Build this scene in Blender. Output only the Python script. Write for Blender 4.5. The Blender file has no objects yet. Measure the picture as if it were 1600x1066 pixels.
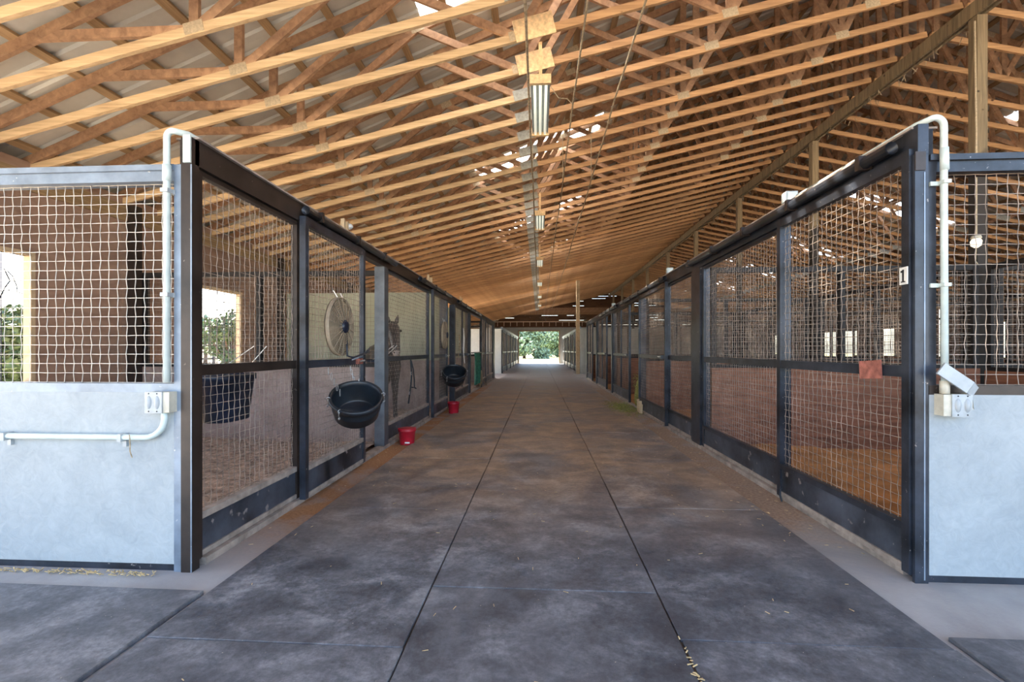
import bpy, math, random
from mathutils import Vector, Matrix
random.seed(7)
scn = bpy.context.scene
C = scn.collection
R = math.radians

# ------------------------------------------------------------------ camera
YAW = math.atan(43/720)
CAMZ = 1.38
cd = bpy.data.cameras.new('camera'); cam = bpy.data.objects.new('camera', cd); C.objects.link(cam)
cam.location = (0, 0, CAMZ); cam.rotation_euler = (R(90), 0, YAW)
cd.sensor_width = 36; cd.lens = 36*720/1600; cd.shift_y = (547-533)/1600
cd.clip_start = .05; cd.clip_end = 600
scn.camera = cam

# ------------------------------------------------------------------ world, sun, exposure
w = bpy.data.worlds.new('world'); scn.world = w; w.use_nodes = True
nt = w.node_tree; bg = nt.nodes['Background']
sky = nt.nodes.new('ShaderNodeTexSky'); sky.sky_type = 'NISHITA'
sky.sun_disc = False; sky.sun_elevation = R(46); sky.sun_rotation = R(-60)
sky.air_density = 1.0; sky.dust_density = 2.0; sky.ozone_density = 1.0
nt.links.new(sky.outputs[0], bg.inputs[0]); bg.inputs[1].default_value = .8
ld = bpy.data.lights.new('sun', 'SUN'); ld.energy = 26; ld.angle = R(.6); ld.color = (1, .9, .76)
sun = bpy.data.objects.new('sun', ld); C.objects.link(sun)
sd = Vector((-.78, .42, .80)).normalized()          # towards the sun
sun.rotation_euler = sd.to_track_quat('Z', 'Y').to_euler()
scn.view_settings.view_transform = 'Standard'; scn.view_settings.look = 'None'
scn.view_settings.gamma = 1; scn.view_settings.use_curve_mapping = False
scn.view_settings.exposure = .50
scn.cycles.max_bounces = 10; scn.cycles.diffuse_bounces = 7; scn.cycles.transmission_bounces = 6
scn.cycles.transparent_max_bounces = 12
scn.cycles.sample_clamp_indirect = 12

# ------------------------------------------------------------------ materials
def new_mat(name):
    m = bpy.data.materials.new(name); m.use_nodes = True
    return m, m.node_tree, m.node_tree.nodes['Principled BSDF']
def N(nt, t, **k):
    n = nt.nodes.new(t)
    for a, b in k.items():
        if a in n.inputs: n.inputs[a].default_value = b
        else: setattr(n, a, b)
    return n
def ramp(nt, fac, stops):
    r = nt.nodes.new('ShaderNodeValToRGB'); e = r.color_ramp.elements
    while len(e) < len(stops): e.new(.5)
    for i, (p, c) in enumerate(stops):
        e[i].position = p; e[i].color = (*c, 1) if len(c) == 3 else c
    nt.links.new(fac, r.inputs[0]); return r.outputs[0]
def coords(nt, scale=(1, 1, 1), world=False):
    if world:
        g = nt.nodes.new('ShaderNodeNewGeometry'); src = g.outputs['Position']
    else:
        g = nt.nodes.new('ShaderNodeTexCoord'); src = g.outputs['Object']
    m = nt.nodes.new('ShaderNodeMapping'); m.inputs['Scale'].default_value = scale
    nt.links.new(src, m.inputs[0]); return m.outputs[0]
def noise(nt, vec, scale, detail=4, rough=.6, dist=0):
    n = nt.nodes.new('ShaderNodeTexNoise'); n.inputs['Scale'].default_value = scale
    n.inputs['Detail'].default_value = detail; n.inputs['Roughness'].default_value = rough
    n.inputs['Distortion'].default_value = dist
    nt.links.new(vec, n.inputs['Vector']); return n.outputs['Fac']
def mix(nt, fac, a, b, mode='MIX'):
    m = nt.nodes.new('ShaderNodeMix'); m.data_type = 'RGBA'; m.blend_type = mode
    for s, v in ((m.inputs[0], fac), (m.inputs[6], a), (m.inputs[7], b)):
        if isinstance(v, (int, float)): s.default_value = v
        elif isinstance(v, tuple): s.default_value = (*v, 1)
        else: nt.links.new(v, s)
    return m.outputs[2]
def math_(nt, op, a, b=0.0, clamp=False):
    m = nt.nodes.new('ShaderNodeMath'); m.operation = op; m.use_clamp = clamp
    for s, v in ((m.inputs[0], a), (m.inputs[1], b)):
        if isinstance(v, (int, float)): s.default_value = v
        else: nt.links.new(v, s)
    return m.outputs[0]
def bump(nt, bs, h, strength=.4, dist=.01):
    b = nt.nodes.new('ShaderNodeBump'); b.inputs['Strength'].default_value = strength
    b.inputs['Distance'].default_value = dist
    nt.links.new(h, b.inputs['Height']); nt.links.new(b.outputs[0], bs.inputs['Normal'])

def mat_wood(name, c1, c2, grain=(1.2, 26, 26), world=False, vary=.35, rough=.75, knots=True):
    m, nt, b = new_mat(name); v = coords(nt, grain, world)
    n = noise(nt, v, 1.4, 6, .62, .6)
    col = ramp(nt, n, [(.28, c1), (.72, c2)])
    oi = nt.nodes.new('ShaderNodeObjectInfo')
    k = math_(nt, 'ADD', math_(nt, 'MULTIPLY', oi.outputs['Random'], vary), 1-vary*.6)
    vm = nt.nodes.new('ShaderNodeVectorMath'); vm.operation = 'SCALE'
    nt.links.new(col, vm.inputs[0]); nt.links.new(k, vm.inputs[3]); col = vm.outputs[0]
    if knots:
        vo = nt.nodes.new('ShaderNodeTexVoronoi'); vo.inputs['Scale'].default_value = 2.6
        nt.links.new(coords(nt, (1, 1.3, 1.3), world), vo.inputs['Vector'])
        kn = ramp(nt, vo.outputs['Distance'], [(.05, (1, 1, 1)), (.085, (0, 0, 0))])
        col = mix(nt, kn, col, (c1[0]*.35, c1[1]*.3, c1[2]*.3))
    nt.links.new(col, b.inputs['Base Color']); b.inputs['Roughness'].default_value = rough
    bump(nt, b, n, .25, .004); return m
def mat_plain(name, col, rough=.5, metal=0, vary=.12, scale=6, bumpy=0, spots=None, spot_lo=.66, spot_scale=30, world=False, coat=0):
    m, nt, b = new_mat(name); v = coords(nt, (1, 1, 1), world)
    n = noise(nt, v, scale, 5, .6)
    lo = tuple(max(0, c*(1-vary*1.6)) for c in col); hi = tuple(c*(1+vary*1.6) for c in col)
    cc = ramp(nt, n, [(.3, lo), (.7, hi)])
    if spots:
        s = noise(nt, v, spot_scale, 3, .55)
        cc = mix(nt, ramp(nt, s, [(spot_lo, (0, 0, 0)), (spot_lo+.05, (1, 1, 1))]), cc, spots)
    nt.links.new(cc, b.inputs['Base Color'])
    b.inputs['Roughness'].default_value = rough; b.inputs['Metallic'].default_value = metal
    if bumpy: bump(nt, b, noise(nt, v, scale*6, 4), bumpy, .006)
    return m

M = {}
M['truss'] = mat_wood('truss_timber', (.37, .195, .09), (.68, .41, .20))
M['truss_gold'] = mat_wood('golden_truss_timber', (.45, .30, .155), (.78, .56, .32))
M['web'] = mat_wood('web_timber', (.27, .145, .08), (.54, .325, .18), grain=(9, 9, 9), knots=False)
M['purlin'] = mat_wood('purlin_timber', (.26, .16, .075), (.50, .34, .18), grain=(26, 1.2, 26))
M['post_wood'] = mat_wood('weathered_post_timber', (.12, .09, .055), (.36, .27, .155), grain=(14, 14, 1.0), vary=.2)
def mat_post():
    m = M['post_wood'].copy(); m.name = 'dark_below_post_timber'; nt = m.node_tree; b = nt.nodes['Principled BSDF']
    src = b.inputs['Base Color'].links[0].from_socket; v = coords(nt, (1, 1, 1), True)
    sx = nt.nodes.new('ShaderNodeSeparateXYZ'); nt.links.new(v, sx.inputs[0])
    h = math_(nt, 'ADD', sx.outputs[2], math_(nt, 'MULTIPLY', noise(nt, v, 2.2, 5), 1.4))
    k = ramp(nt, math_(nt, 'MULTIPLY', h, .1), [(.455, (1, 1, 1)), (.475, (0, 0, 0))])  # near-black below a noisy height, timber tone above
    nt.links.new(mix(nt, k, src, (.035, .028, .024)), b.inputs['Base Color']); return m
M['post_dark_below'] = mat_post()
M['osb'] = mat_plain('plywood_gusset', (.74, .52, .28), .8, vary=.18, scale=22)
M['nailplate'] = mat_plain('galvanised_nail_plate', (.52, .42, .28), .5, .3, vary=.15, scale=40, bumpy=.5)
M['plate_grey'] = mat_plain('grey_steel_plate', (.36, .36, .31), .5, .3, vary=.15, scale=30)
M['roof'] = mat_plain('grey_roof_metal', (.60, .59, .52), .5, .1, vary=.08, scale=2)
M['steel'] = mat_plain('dark_blue_steel_paint', (.030, .036, .050), .36, .2, vary=.5, scale=3.5, spots=(.30, .27, .25), spot_lo=.69, spot_scale=26, world=True)
M['steel_kick'] = mat_plain('scuffed_kick_panel_steel', (.060, .070, .092), .42, .2, vary=.52, scale=2.2, spots=(.30, .27, .26), spot_lo=.66, spot_scale=9, world=True)
M['steel_slate'] = mat_plain('slate_steel_paint', (.10, .115, .135), .4, .3, vary=.25, scale=4, world=True)
M['steel_black'] = mat_plain('dull_black_steel', (.014, .012, .012), .65, 0, vary=.3, scale=4)
M['steel_grey'] = mat_plain('grey_blue_steel_paint', (.22, .27, .34), .42, .35, vary=.2, scale=4, spots=(.55, .55, .55), spot_lo=.68, spot_scale=22, world=True)
M['steel_brown'] = mat_plain('brown_black_steel_paint', (.034, .024, .020), .42, .2, vary=.3, scale=3.5, spots=(.16, .13, .11), spot_lo=.70, spot_scale=22, world=True)
M['dusty_rail'] = mat_plain('dusty_steel_rail', (.36, .30, .26), .7, .1, vary=.25, scale=8, world=True)
M['wire'] = mat_plain('galvanised_wire', (.56, .52, .46), .5, .3, vary=.25, scale=5, world=True)
M['wire_rust'] = mat_plain('rusty_wire', (.31, .25, .205), .6, .15, vary=.35, scale=4, world=True)
M['conduit'] = mat_plain('pale_grey_conduit', (.58, .66, .64), .5, 0, vary=.1, scale=6)
M['box_grey'] = mat_plain('grey_metal_box', (.40, .43, .45), .5, .2, vary=.1, scale=10)
M['box_cream'] = mat_plain('cream_box_side', (.60, .56, .46), .6, 0, vary=.12, scale=12)
M['black'] = mat_plain('black_rubber', (.013, .018, .026), .42, 0, vary=.3, scale=6)
M['tub'] = mat_plain('grey_black_rubber_tub', (.012, .016, .022), .38, 0, vary=.3, scale=5)
M['navy'] = mat_plain('navy_plastic', (.010, .016, .035), .35, 0, vary=.3, scale=6)
M['red'] = mat_plain('red_plastic', (.46, .012, .030), .4, 0, vary=.15, scale=6)
M['white'] = mat_plain('white_paint', (.8, .8, .78), .5, 0, vary=.05)
M['chrome'] = mat_plain('zinc_hardware', (.62, .62, .62), .3, .8, vary=.1, scale=20)
M['rust_plate'] = mat_plain('faded_red_plate', (.36, .13, .10), .7, 0, vary=.3, scale=20)
M['ink'] = mat_plain('black_ink', (.01, .01, .012), .6)
M['fan'] = mat_plain('dusty_fan_grille', (.34, .27, .19), .7, .1, vary=.2, scale=10)
M['rope'] = mat_plain('old_rope', (.36, .28, .18), .9, 0, vary=.3, scale=30)
M['green'] = mat_plain('green_nylon', (.03, .17, .11), .7, 0, vary=.35, scale=16, bumpy=.5)
M['hay'] = mat_plain('green_hay', (.30, .30, .09), .9, 0, vary=.45, scale=30, bumpy=.8)
M['straw'] = mat_plain('dry_straw', (.62, .46, .24), .9, 0, vary=.3, scale=30)
M['pale_wood'] = mat_wood('sawn_pale_timber', (.42, .30, .18), (.68, .53, .34), grain=(5, 5, 5))
M['ledger_paled'] = mat_plain('light_paled_ledger_timber', (.78, .62, .46), .7)  # timber paled to stand in for light missing at the ledger
M['horse'] = mat_plain('dark_bay_coat', (.017, .010, .009), .45, 0, vary=.4, scale=5)
M['mane'] = mat_plain('black_mane', (.010, .008, .008), .7, 0, vary=.3, scale=30)
M['blaze'] = mat_plain('pale_muzzle', (.30, .25, .23), .7, 0, vary=.2, scale=12)
M['eye'] = mat_plain('dark_eye', (.004, .004, .004), .1)

# concrete walls
def mat_concrete(name, c1, c2, world=True):
    m, nt, b = new_mat(name); v = coords(nt, (1, 1, 1), world)
    n = noise(nt, v, 1.6, 8, .62, .9); n2 = noise(nt, v, 14, 5, .6, 1.6)
    col = ramp(nt, n, [(.30, c1), (.68, c2)])
    col = mix(nt, .35, col, ramp(nt, n2, [(.3, c1), (.7, c2)]))
    nt.links.new(col, b.inputs['Base Color']); b.inputs['Roughness'].default_value = .8
    bump(nt, b, n2, .35, .006); return m
M['concrete'] = mat_concrete('trowelled_concrete', (.27, .30, .32), (.44, .475, .49))
M['stall_conc'] = mat_concrete('stained_stall_concrete', (.19, .13, .11), (.40, .31, .275))
M['grey_wall'] = mat_concrete('pale_grey_painted_wall', (.44, .47, .46), (.60, .62, .58))
M['brown_board'] = mat_wood('brown_stall_boards', (.13, .050, .026), (.34, .15, .085), grain=(1.5, 1.5, 16), knots=False)
M['panel_board'] = mat_wood('plywood_wall_boards', (.23, .135, .095), (.38, .25, .18), grain=(4, 1.2, 4), knots=False)
M['dark_board'] = mat_wood('dark_wall_boards', (.10, .050, .032), (.22, .12, .08), grain=(4, 1.2, 4), knots=False)
M['end_board'] = mat_wood('gable_boards', (.10, .045, .022), (.22, .11, .055), grain=(1, 8, 14), knots=False)

# slab with dust and orange sand
def mat_slab():
    m, nt, b = new_mat('dusty_concrete_slab'); v = coords(nt, (1, 1, 1), True)
    n = noise(nt, v, 1.1, 7, .62, .4); f = noise(nt, v, 40, 4)
    sx = nt.nodes.new('ShaderNodeSeparateXYZ'); nt.links.new(v, sx.inputs[0])
    near = N(nt, 'ShaderNodeMapRange'); nt.links.new(sx.outputs[1], near.inputs[0])
    near.inputs[1].default_value = 2.7; near.inputs[2].default_value = 3.9
    far = N(nt, 'ShaderNodeMapRange'); nt.links.new(sx.outputs[1], far.inputs[0])
    far.inputs[1].default_value = 15; far.inputs[2].default_value = 20
    far.inputs[3].default_value = 1; far.inputs[4].default_value = .15
    conc = ramp(nt, n, [(.3, (.27, .27, .28)), (.7, (.45, .45, .45))])
    sand = ramp(nt, f, [(.25, (.24, .105, .040)), (.75, (.44, .22, .095))])
    rt = N(nt, 'ShaderNodeMapRange'); nt.links.new(sx.outputs[0], rt.inputs[0]); rt.inputs[1].default_value = 0; rt.inputs[2].default_value = 1
    sand = mix(nt, rt.outputs[0], sand, ramp(nt, f, [(.25, (.20, .13, .09)), (.75, (.42, .30, .22))]))
    k = math_(nt, 'MULTIPLY', near.outputs[0], far.outputs[0])
    k = math_(nt, 'MULTIPLY', k, math_(nt, 'ADD', ramp(nt, n, [(.34, (0, 0, 0)), (.55, (1, 1, 1))]), .25), True)
    nt.links.new(mix(nt, k, conc, sand), b.inputs['Base Color'])
    b.inputs['Roughness'].default_value = .9; bump(nt, b, f, .3, .006); return m
M['slab'] = mat_slab()
def mat_mat():
    m, nt, b = new_mat('rubber_stable_mat'); v = coords(nt, (1, 1, 1), True)
    big = noise(nt, v, 1.0, 6, .65, .8); mid = noise(nt, coords(nt, (1, 1.25, 1), True), 2.6, 9, .68, .35); f = noise(nt, v, 120, 3)
    sx = nt.nodes.new('ShaderNodeSeparateXYZ'); nt.links.new(v, sx.inputs[0])
    base = ramp(nt, mid, [(.34, (.062, .066, .078)), (.50, (.125, .132, .150)), (.64, (.25, .258, .28))])
    grit = noise(nt, v, 34, 5, .75)
    base = mix(nt, 1.0, base, ramp(nt, grit, [(.3, (.62, .62, .62)), (.7, (1.35, 1.35, 1.35))]), 'MULTIPLY')
    pale = noise(nt, v, .8, 7, .7, .5)
    base = mix(nt, ramp(nt, pale, [(.50, (0, 0, 0)), (.72, (.55, .55, .55))]), base, (.30, .31, .33))
    oi = nt.nodes.new('ShaderNodeObjectInfo')
    base = mix(nt, math_(nt, 'MULTIPLY', oi.outputs['Random'], .35), base, (.045, .048, .06))
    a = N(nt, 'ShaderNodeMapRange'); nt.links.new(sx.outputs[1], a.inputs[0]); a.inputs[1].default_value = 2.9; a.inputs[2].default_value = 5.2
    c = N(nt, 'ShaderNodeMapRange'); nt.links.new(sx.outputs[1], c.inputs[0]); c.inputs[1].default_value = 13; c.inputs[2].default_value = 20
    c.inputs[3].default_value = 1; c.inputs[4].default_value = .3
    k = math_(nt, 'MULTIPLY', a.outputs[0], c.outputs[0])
    base = mix(nt, math_(nt, 'SUBTRACT', 1.0, c.outputs[0]), base, (.30, .30, .31))  # far mats paled, doorway reflection put into the colour
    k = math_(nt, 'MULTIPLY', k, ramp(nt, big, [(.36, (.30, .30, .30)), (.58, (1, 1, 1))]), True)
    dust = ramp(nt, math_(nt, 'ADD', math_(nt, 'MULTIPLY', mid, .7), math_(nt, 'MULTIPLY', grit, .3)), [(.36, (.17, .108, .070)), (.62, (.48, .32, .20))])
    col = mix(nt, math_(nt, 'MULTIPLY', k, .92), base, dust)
    col = mix(nt, ramp(nt, noise(nt, v, 62, 2), [(.735, (0, 0, 0)), (.76, (1, 1, 1))]), col, (.42, .38, .31))
    nt.links.new(col, b.inputs['Base Color'])
    nt.links.new(ramp(nt, mid, [(.3, (.42,)*3), (.75, (.72,)*3)]), b.inputs['Roughness'])
    bump(nt, b, math_(nt, 'ADD', math_(nt, 'MULTIPLY', f, .4), mid), .3, .006); return m
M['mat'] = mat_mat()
M['joint'] = mat_plain('dark_joint_dirt', (.085, .058, .042), .95, 0, vary=.3, scale=20)
M['orange_soil'] = mat_plain('orange_clay_footing', (.50, .24, .09), .95, 0, vary=.22, scale=3, bumpy=.5, world=True)
M['bedding'] = mat_plain('straw_and_shavings', (.40, .30, .235), .95, 0, vary=.42, scale=11, bumpy=.7, world=True)
M['ground'] = mat_plain('dry_sandy_ground', (.62, .52, .38), .95, 0, vary=.12, scale=.6, world=True)
M['grass'] = mat_plain('dry_grass', (.40, .40, .20), .95, 0, vary=.2, scale=.4, world=True)
M['leaf'] = mat_plain('oak_leaves', (.19, .26, .16), .6, 0, vary=.4, scale=2.5, world=True)  # green lightened, distance haze put into the leaf colour
M['leaf_dark'] = mat_plain('dark_shrub_leaves', (.07, .12, .05), .6, 0, vary=.4, scale=4, world=True)
M['bark'] = mat_plain('tree_bark', (.14, .10, .075), .9, 0, vary=.3, scale=8, bumpy=.6, world=True)

def mat_skylight():
    m = bpy.data.materials.new('translucent_roof_panel'); m.use_nodes = True; nt = m.node_tree
    nt.nodes.clear(); o = nt.nodes.new('ShaderNodeOutputMaterial')
    t = nt.nodes.new('ShaderNodeBsdfTranslucent'); t.inputs[0].default_value = (.95, .95, .92, 1)
    p = nt.nodes.new('ShaderNodeBsdfTransparent'); p.inputs[0].default_value = (.85, .87, .88, 1)
    x = nt.nodes.new('ShaderNodeMixShader'); x.inputs[0].default_value = .45
    nt.links.new(t.outputs[0], x.inputs[1]); nt.links.new(p.outputs[0], x.inputs[2]); nt.links.new(x.outputs[0], o.inputs[0])
    return m
M['skylight'] = mat_skylight()
def mat_emit(name, col, s):
    m = bpy.data.materials.new(name); m.use_nodes = True; b = m.node_tree.nodes['Principled BSDF']
    b.inputs['Base Color'].default_value = (*col, 1); b.inputs['Emission Color'].default_value = (*col, 1)
    b.inputs['Emission Strength'].default_value = s; return m
M['tube'] = mat_emit('fluorescent_tube', (.93, .95, .80), .45)
M['bulb'] = mat_emit('frosted_bulb', (.95, .85, .66), 1.0)

# ------------------------------------------------------------------ geometry helpers
class MB:
    def __init__(s): s.v = []; s.f = []
    def box(s, x0, x1, y0, y1, z0, z1):
        k = len(s.v)
        s.v += [(x, y, z) for z in (z0, z1) for y in (y0, y1) for x in (x0, x1)]
        s.f += [tuple(k+i for i in q) for q in ((0, 2, 3, 1), (4, 5, 7, 6), (0, 1, 5, 4), (2, 6, 7, 3), (0, 4, 6, 2), (1, 3, 7, 5))]
        return s
    def bar(s, p, q, w, h, up=(0, 0, 1)):       # rectangular bar between two points
        p = Vector(p); q = Vector(q); d = (q-p).normalized(); up = Vector(up)
        a = d.cross(up)
        if a.length < 1e-4: a = d.cross(Vector((1, 0, 0)))
        a.normalize(); b = a.cross(d).normalized(); a = a*w/2; b = b*h/2; k = len(s.v)
        for c in (p, q): s.v += [tuple(c-a-b), tuple(c+a-b), tuple(c+a+b), tuple(c-a+b)]
        s.f += [tuple(k+i for i in f) for f in ((0, 3, 2, 1), (4, 5, 6, 7), (0, 1, 5, 4), (1, 2, 6, 5), (2, 3, 7, 6), (3, 0, 4, 7))]
        return s
    def tube(s, pts, r, n=6, cap=True, rs=None):
        pts = [Vector(p) for p in pts]; k = len(s.v); prev = None
        for i, p in enumerate(pts):
            d = (pts[min(i+1, len(pts)-1)]-pts[max(i-1, 0)]).normalized()
            if prev is None:
                a = d.cross(Vector((0, 0, 1)))
                if a.length < 1e-3: a = d.cross(Vector((1, 0, 0)))
            else: a = prev-d*prev.dot(d)
            a.normalize(); prev = a; b = d.cross(a); rr = rs[i] if rs else r
            for j in range(n):
                t = 2*math.pi*(j+.5)/n; s.v.append(tuple(p+a*rr*math.cos(t)+b*rr*math.sin(t)))
        for i in range(len(pts)-1):
            for j in range(n):
                j2 = (j+1) % n; s.f.append((k+i*n+j, k+i*n+j2, k+(i+1)*n+j2, k+(i+1)*n+j))
        if cap:
            s.f.append(tuple(k+j for j in reversed(range(n)))); s.f.append(tuple(k+(len(pts)-1)*n+j for j in range(n)))
        return s
    def lathe(s, prof, n=24, ctr=(0, 0, 0)):
        k = len(s.v)
        for r, z in prof:
            for j in range(n):
                t = 2*math.pi*j/n; s.v.append((ctr[0]+r*math.cos(t), ctr[1]+r*math.sin(t), ctr[2]+z))
        for i in range(len(prof)-1):
            for j in range(n):
                j2 = (j+1) % n; s.f.append((k+i*n+j, k+i*n+j2, k+(i+1)*n+j2, k+(i+1)*n+j))
        return s
    def mesh(s, name, mat, smooth=False):
        m = bpy.data.meshes.new(name); m.from_pydata(s.v, [], s.f); m.validate()
        if mat: m.materials.append(M[mat] if isinstance(mat, str) else mat)
        if smooth: m.polygons.foreach_set('use_smooth', [True]*len(m.polygons))
        m.update(); return m
    def build(s, name, mat, parent=None, smooth=False, loc=None):
        return put(name, s.mesh(name, mat, smooth), parent, loc)
def put(name, mesh, parent=None, loc=None, rot=None):
    o = bpy.data.objects.new(name, mesh); C.objects.link(o)
    if parent: o.parent = parent
    if loc: o.location = loc
    if rot: o.rotation_euler = rot
    return o
def thing(name, label, cat, loc=(0, 0, 0), rot=(0, 0, 0), group=None):
    o = bpy.data.objects.new(name, None); C.objects.link(o); o.empty_display_size = .1
    o.location = loc; o.rotation_euler = rot; return tag(o, label, cat, group)
def tag(o, label, cat, group=None):
    o['label'] = label; o['category'] = cat
    if group: o['group'] = group
    return o
def struct(o): o['kind'] = 'structure'; return o
def stuff(o): o['kind'] = 'stuff'; return o
def dup(root, **k):
    r = root.copy(); C.objects.link(r)
    for ch in root.children:
        c = ch.copy(); C.objects.link(c); c.parent = r
        for g in ch.children: d = g.copy(); C.objects.link(d); d.parent = c
    return r
ORD = ['first', 'second', 'third', 'fourth', 'fifth', 'sixth', 'seventh', 'eighth', 'ninth', 'tenth', 'eleventh', 'twelfth',
       'thirteenth', 'fourteenth', 'fifteenth', 'sixteenth', 'seventeenth', 'eighteenth', 'nineteenth', 'twentieth']
def subdiv(o, lv):
    m = o.modifiers.new('subdivision', 'SUBSURF'); m.levels = lv; m.render_levels = lv

# ------------------------------------------------------------------ dimensions
XL, XR = -2.20, 2.29            # aisle faces of the stall fronts
FL, FR = 2.74, 2.87             # front walls
WL, WR, RIDGE = -6.1, 18.3, 6.1
YEND = 47.3
def zb(x): return 4.90+.229*(x if x <= RIDGE else 2*RIDGE-x)     # truss underside
def zt(x): return 3.70+.40*((x if x <= RIDGE else 2*RIDGE-x)+6.1)  # roof plane above the top chord

# ------------------------------------------------------------------ ground, slab, mats
g = MB(); g.box(-150, 150, -120, 220, -.30, -.06); struct(g.build('ground', 'ground'))
g = MB(); g.box(-120, 120, 58, 215, -.06, -.05); struct(g.build('ground_grass', 'grass'))
fl = MB(); fl.box(-6.6, 18.8, -5, YEND+.6, -.06, 0); floor = struct(fl.build('floor', 'slab'))
mc = {}
def mat_piece(x0, x1, y0, y1, t=.014, rot=0):
    wd, ln = x1-x0-.001, y1-y0-.006; key = (round(wd, 2), round(ln, 2), t)
    if key not in mc:
        b = MB(); e = .003
        a = [(-wd/2, -ln/2), (wd/2, -ln/2), (wd/2, ln/2), (-wd/2, ln/2)]
        for z, i in ((0, 0), (t-.003, 0), (t, e)):
            b.v += [(x-math.copysign(i, x), y-math.copysign(i, y), z) for x, y in a]
        for L in (0, 4):
            for j in range(4): b.f.append((L+j, L+(j+1) % 4, L+4+(j+1) % 4, L+4+j))
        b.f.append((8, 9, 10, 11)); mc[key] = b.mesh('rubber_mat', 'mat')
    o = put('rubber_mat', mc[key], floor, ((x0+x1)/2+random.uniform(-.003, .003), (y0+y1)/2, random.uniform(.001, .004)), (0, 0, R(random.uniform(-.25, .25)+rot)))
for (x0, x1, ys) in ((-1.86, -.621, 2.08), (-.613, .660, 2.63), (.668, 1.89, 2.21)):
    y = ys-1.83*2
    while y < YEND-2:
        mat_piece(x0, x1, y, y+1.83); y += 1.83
mat_piece(-3.72, -1.90, .70, 2.50, .024, -.4); mat_piece(-5.5, -3.76, .70, 2.52, .022)
mat_piece(1.93, 3.75, .55, 2.30, .020); mat_piece(3.79, 5.6, .55, 2.30, .02)
jb = MB(); jb.box(-1.85, 1.88, -1.8, YEND-1.6, .0005, .0015); jb.build('joint_bed', 'joint', floor)
# bits of straw lying on the mats: nobody could count them
b = MB()
for i in range(520):
    r = random.random()
    if r < .45: x, y = random.gauss(1.95, .25), random.uniform(3.2, 16)
    elif r < .65: x, y = random.gauss(1.9, .35), random.gauss(10.8, .9)
    elif r < .8: x, y = random.gauss(-2.0, .1), random.uniform(3, 12)
    else: x, y = random.uniform(-1.8, 1.9), random.uniform(1.6, 7)
    if x < -2.08 or x > 2.17: continue
    a = random.uniform(0, 6.3); L = random.uniform(.004, .016); z = .019
    b.bar((x-math.cos(a)*L, y-math.sin(a)*L, z), (x+math.cos(a)*L, y+math.sin(a)*L, z+random.uniform(0, .004)), .003, .002)
for x0, y0 in ((.66, 2.12),):
    for i in range(22):
        x, y = x0+random.gauss(.0, .009), y0+random.uniform(-.35, .1); a = random.uniform(0, 6.3); L = random.uniform(.005, .014)
        b.bar((x-math.cos(a)*L, y-math.sin(a)*L, .02), (x+math.cos(a)*L, y+math.sin(a)*L, .026), .005, .003)
tag(stuff(b.build('straw_litter', 'straw')), 'loose bits of yellow straw scattered along the rubber matted aisle', 'straw')
b = MB()
for i in range(200):
    x = random.uniform(-4.4, -2.35); y = FL-.03-random.uniform(0, .05)
    b.bar((x, y, .004), (x+random.uniform(-.03, .03), y-random.uniform(0, .03), .02), .006, .004)
stuff(tag(b.build('wall_foot_chaff', 'straw'), 'fringe of dry chaff along the foot of the left concrete front wall', 'straw'))

# stall floors
def uneven(name, x0, x1, y0, y1, amp, mat, z0=.03, nx=14, ny=60):
    b = MB()
    for j in range(ny+1):
        for i in range(nx+1):
            x = x0+(x1-x0)*i/nx; y = y0+(y1-y0)*j/ny
            z = z0+amp*(math.sin(x*2.3+y*1.1)+math.sin(y*2.9-x*1.7)+math.sin(x*5.1+y*4.3)*.4)*.5+amp*random.uniform(-.2, .2)
            b.v.append((x, y, max(z, .004)))
    for j in range(ny):
        for i in range(nx): k = j*(nx+1)+i; b.f.append((k, k+1, k+nx+2, k+nx+1))
    return struct(b.build(name, mat, None, True))
uneven('floor_left_stall_bedding', WL+.02, XL-.06, FL+.12, 22.2, .045, 'bedding', .05)
uneven('floor_right_stall_soil', XR+.06, RIDGE-.05, FR+.12, 22.2, .035, 'orange_soil', .04)
uneven('floor_back_stall_soil', RIDGE+.1, 9.8, FR+.12, 22.2, .035, 'orange_soil', .04)
# loose bedding straw in the first left stall
b = MB()
for i in range(2600):
    x = random.uniform(WL+.2, XL-.12); y = random.uniform(FL+.2, 6.5); a = random.uniform(0, 6.3); L = random.uniform(.02, .07); z = random.uniform(.09, .13)
    b.bar((x-math.cos(a)*L, y-math.sin(a)*L, z), (x+math.cos(a)*L, y+math.sin(a)*L, z+random.uniform(-.02, .03)), .006, .003)
stuff(tag(b.build('straw_bedding', 'bedding'), 'thick loose straw bedding on the floor of the nearest left stall', 'straw'))

# ------------------------------------------------------------------ roof: sheets, skylights, purlins
roof = struct(bpy.data.objects.new('ceiling', None)); C.objects.link(roof)
SW = .915
def sheet_mesh(xa, xb, mat, name):
    b = MB(); prof = []
    for k in range(4):
        o = k*SW/4
        prof += [(o, 0), (o+.075, 0), (o+.095, .028), (o+.125, .028), (o+.145, 0)]
    prof.append((SW, 0))
    for x in (xa, xb): b.v += [(x, p, zt(x)+.045+q) for p, q in prof]
    n = len(prof)
    for i in range(n-1): b.f.append((i, i+1, n+i+1, n+i))
    return b.mesh(name, mat)
shL = sheet_mesh(-6.55, RIDGE, 'roof', 'roof_sheet'); shR = sheet_mesh(18.75, RIDGE, 'roof', 'roof_sheet')
segs = []
for side in (0, 1):
    f = (lambda x: x) if side == 0 else (lambda x: 2*RIDGE-x)
    e = -6.55
    segs.append((sheet_mesh(f(e), f(-1.5), 'roof', 'roof_sheet'), sheet_mesh(f(-1.5), f(1.45), 'skylight', 'skylight_panel'),
                 sheet_mesh(f(1.45), RIDGE, 'roof', 'roof_sheet')))
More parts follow.
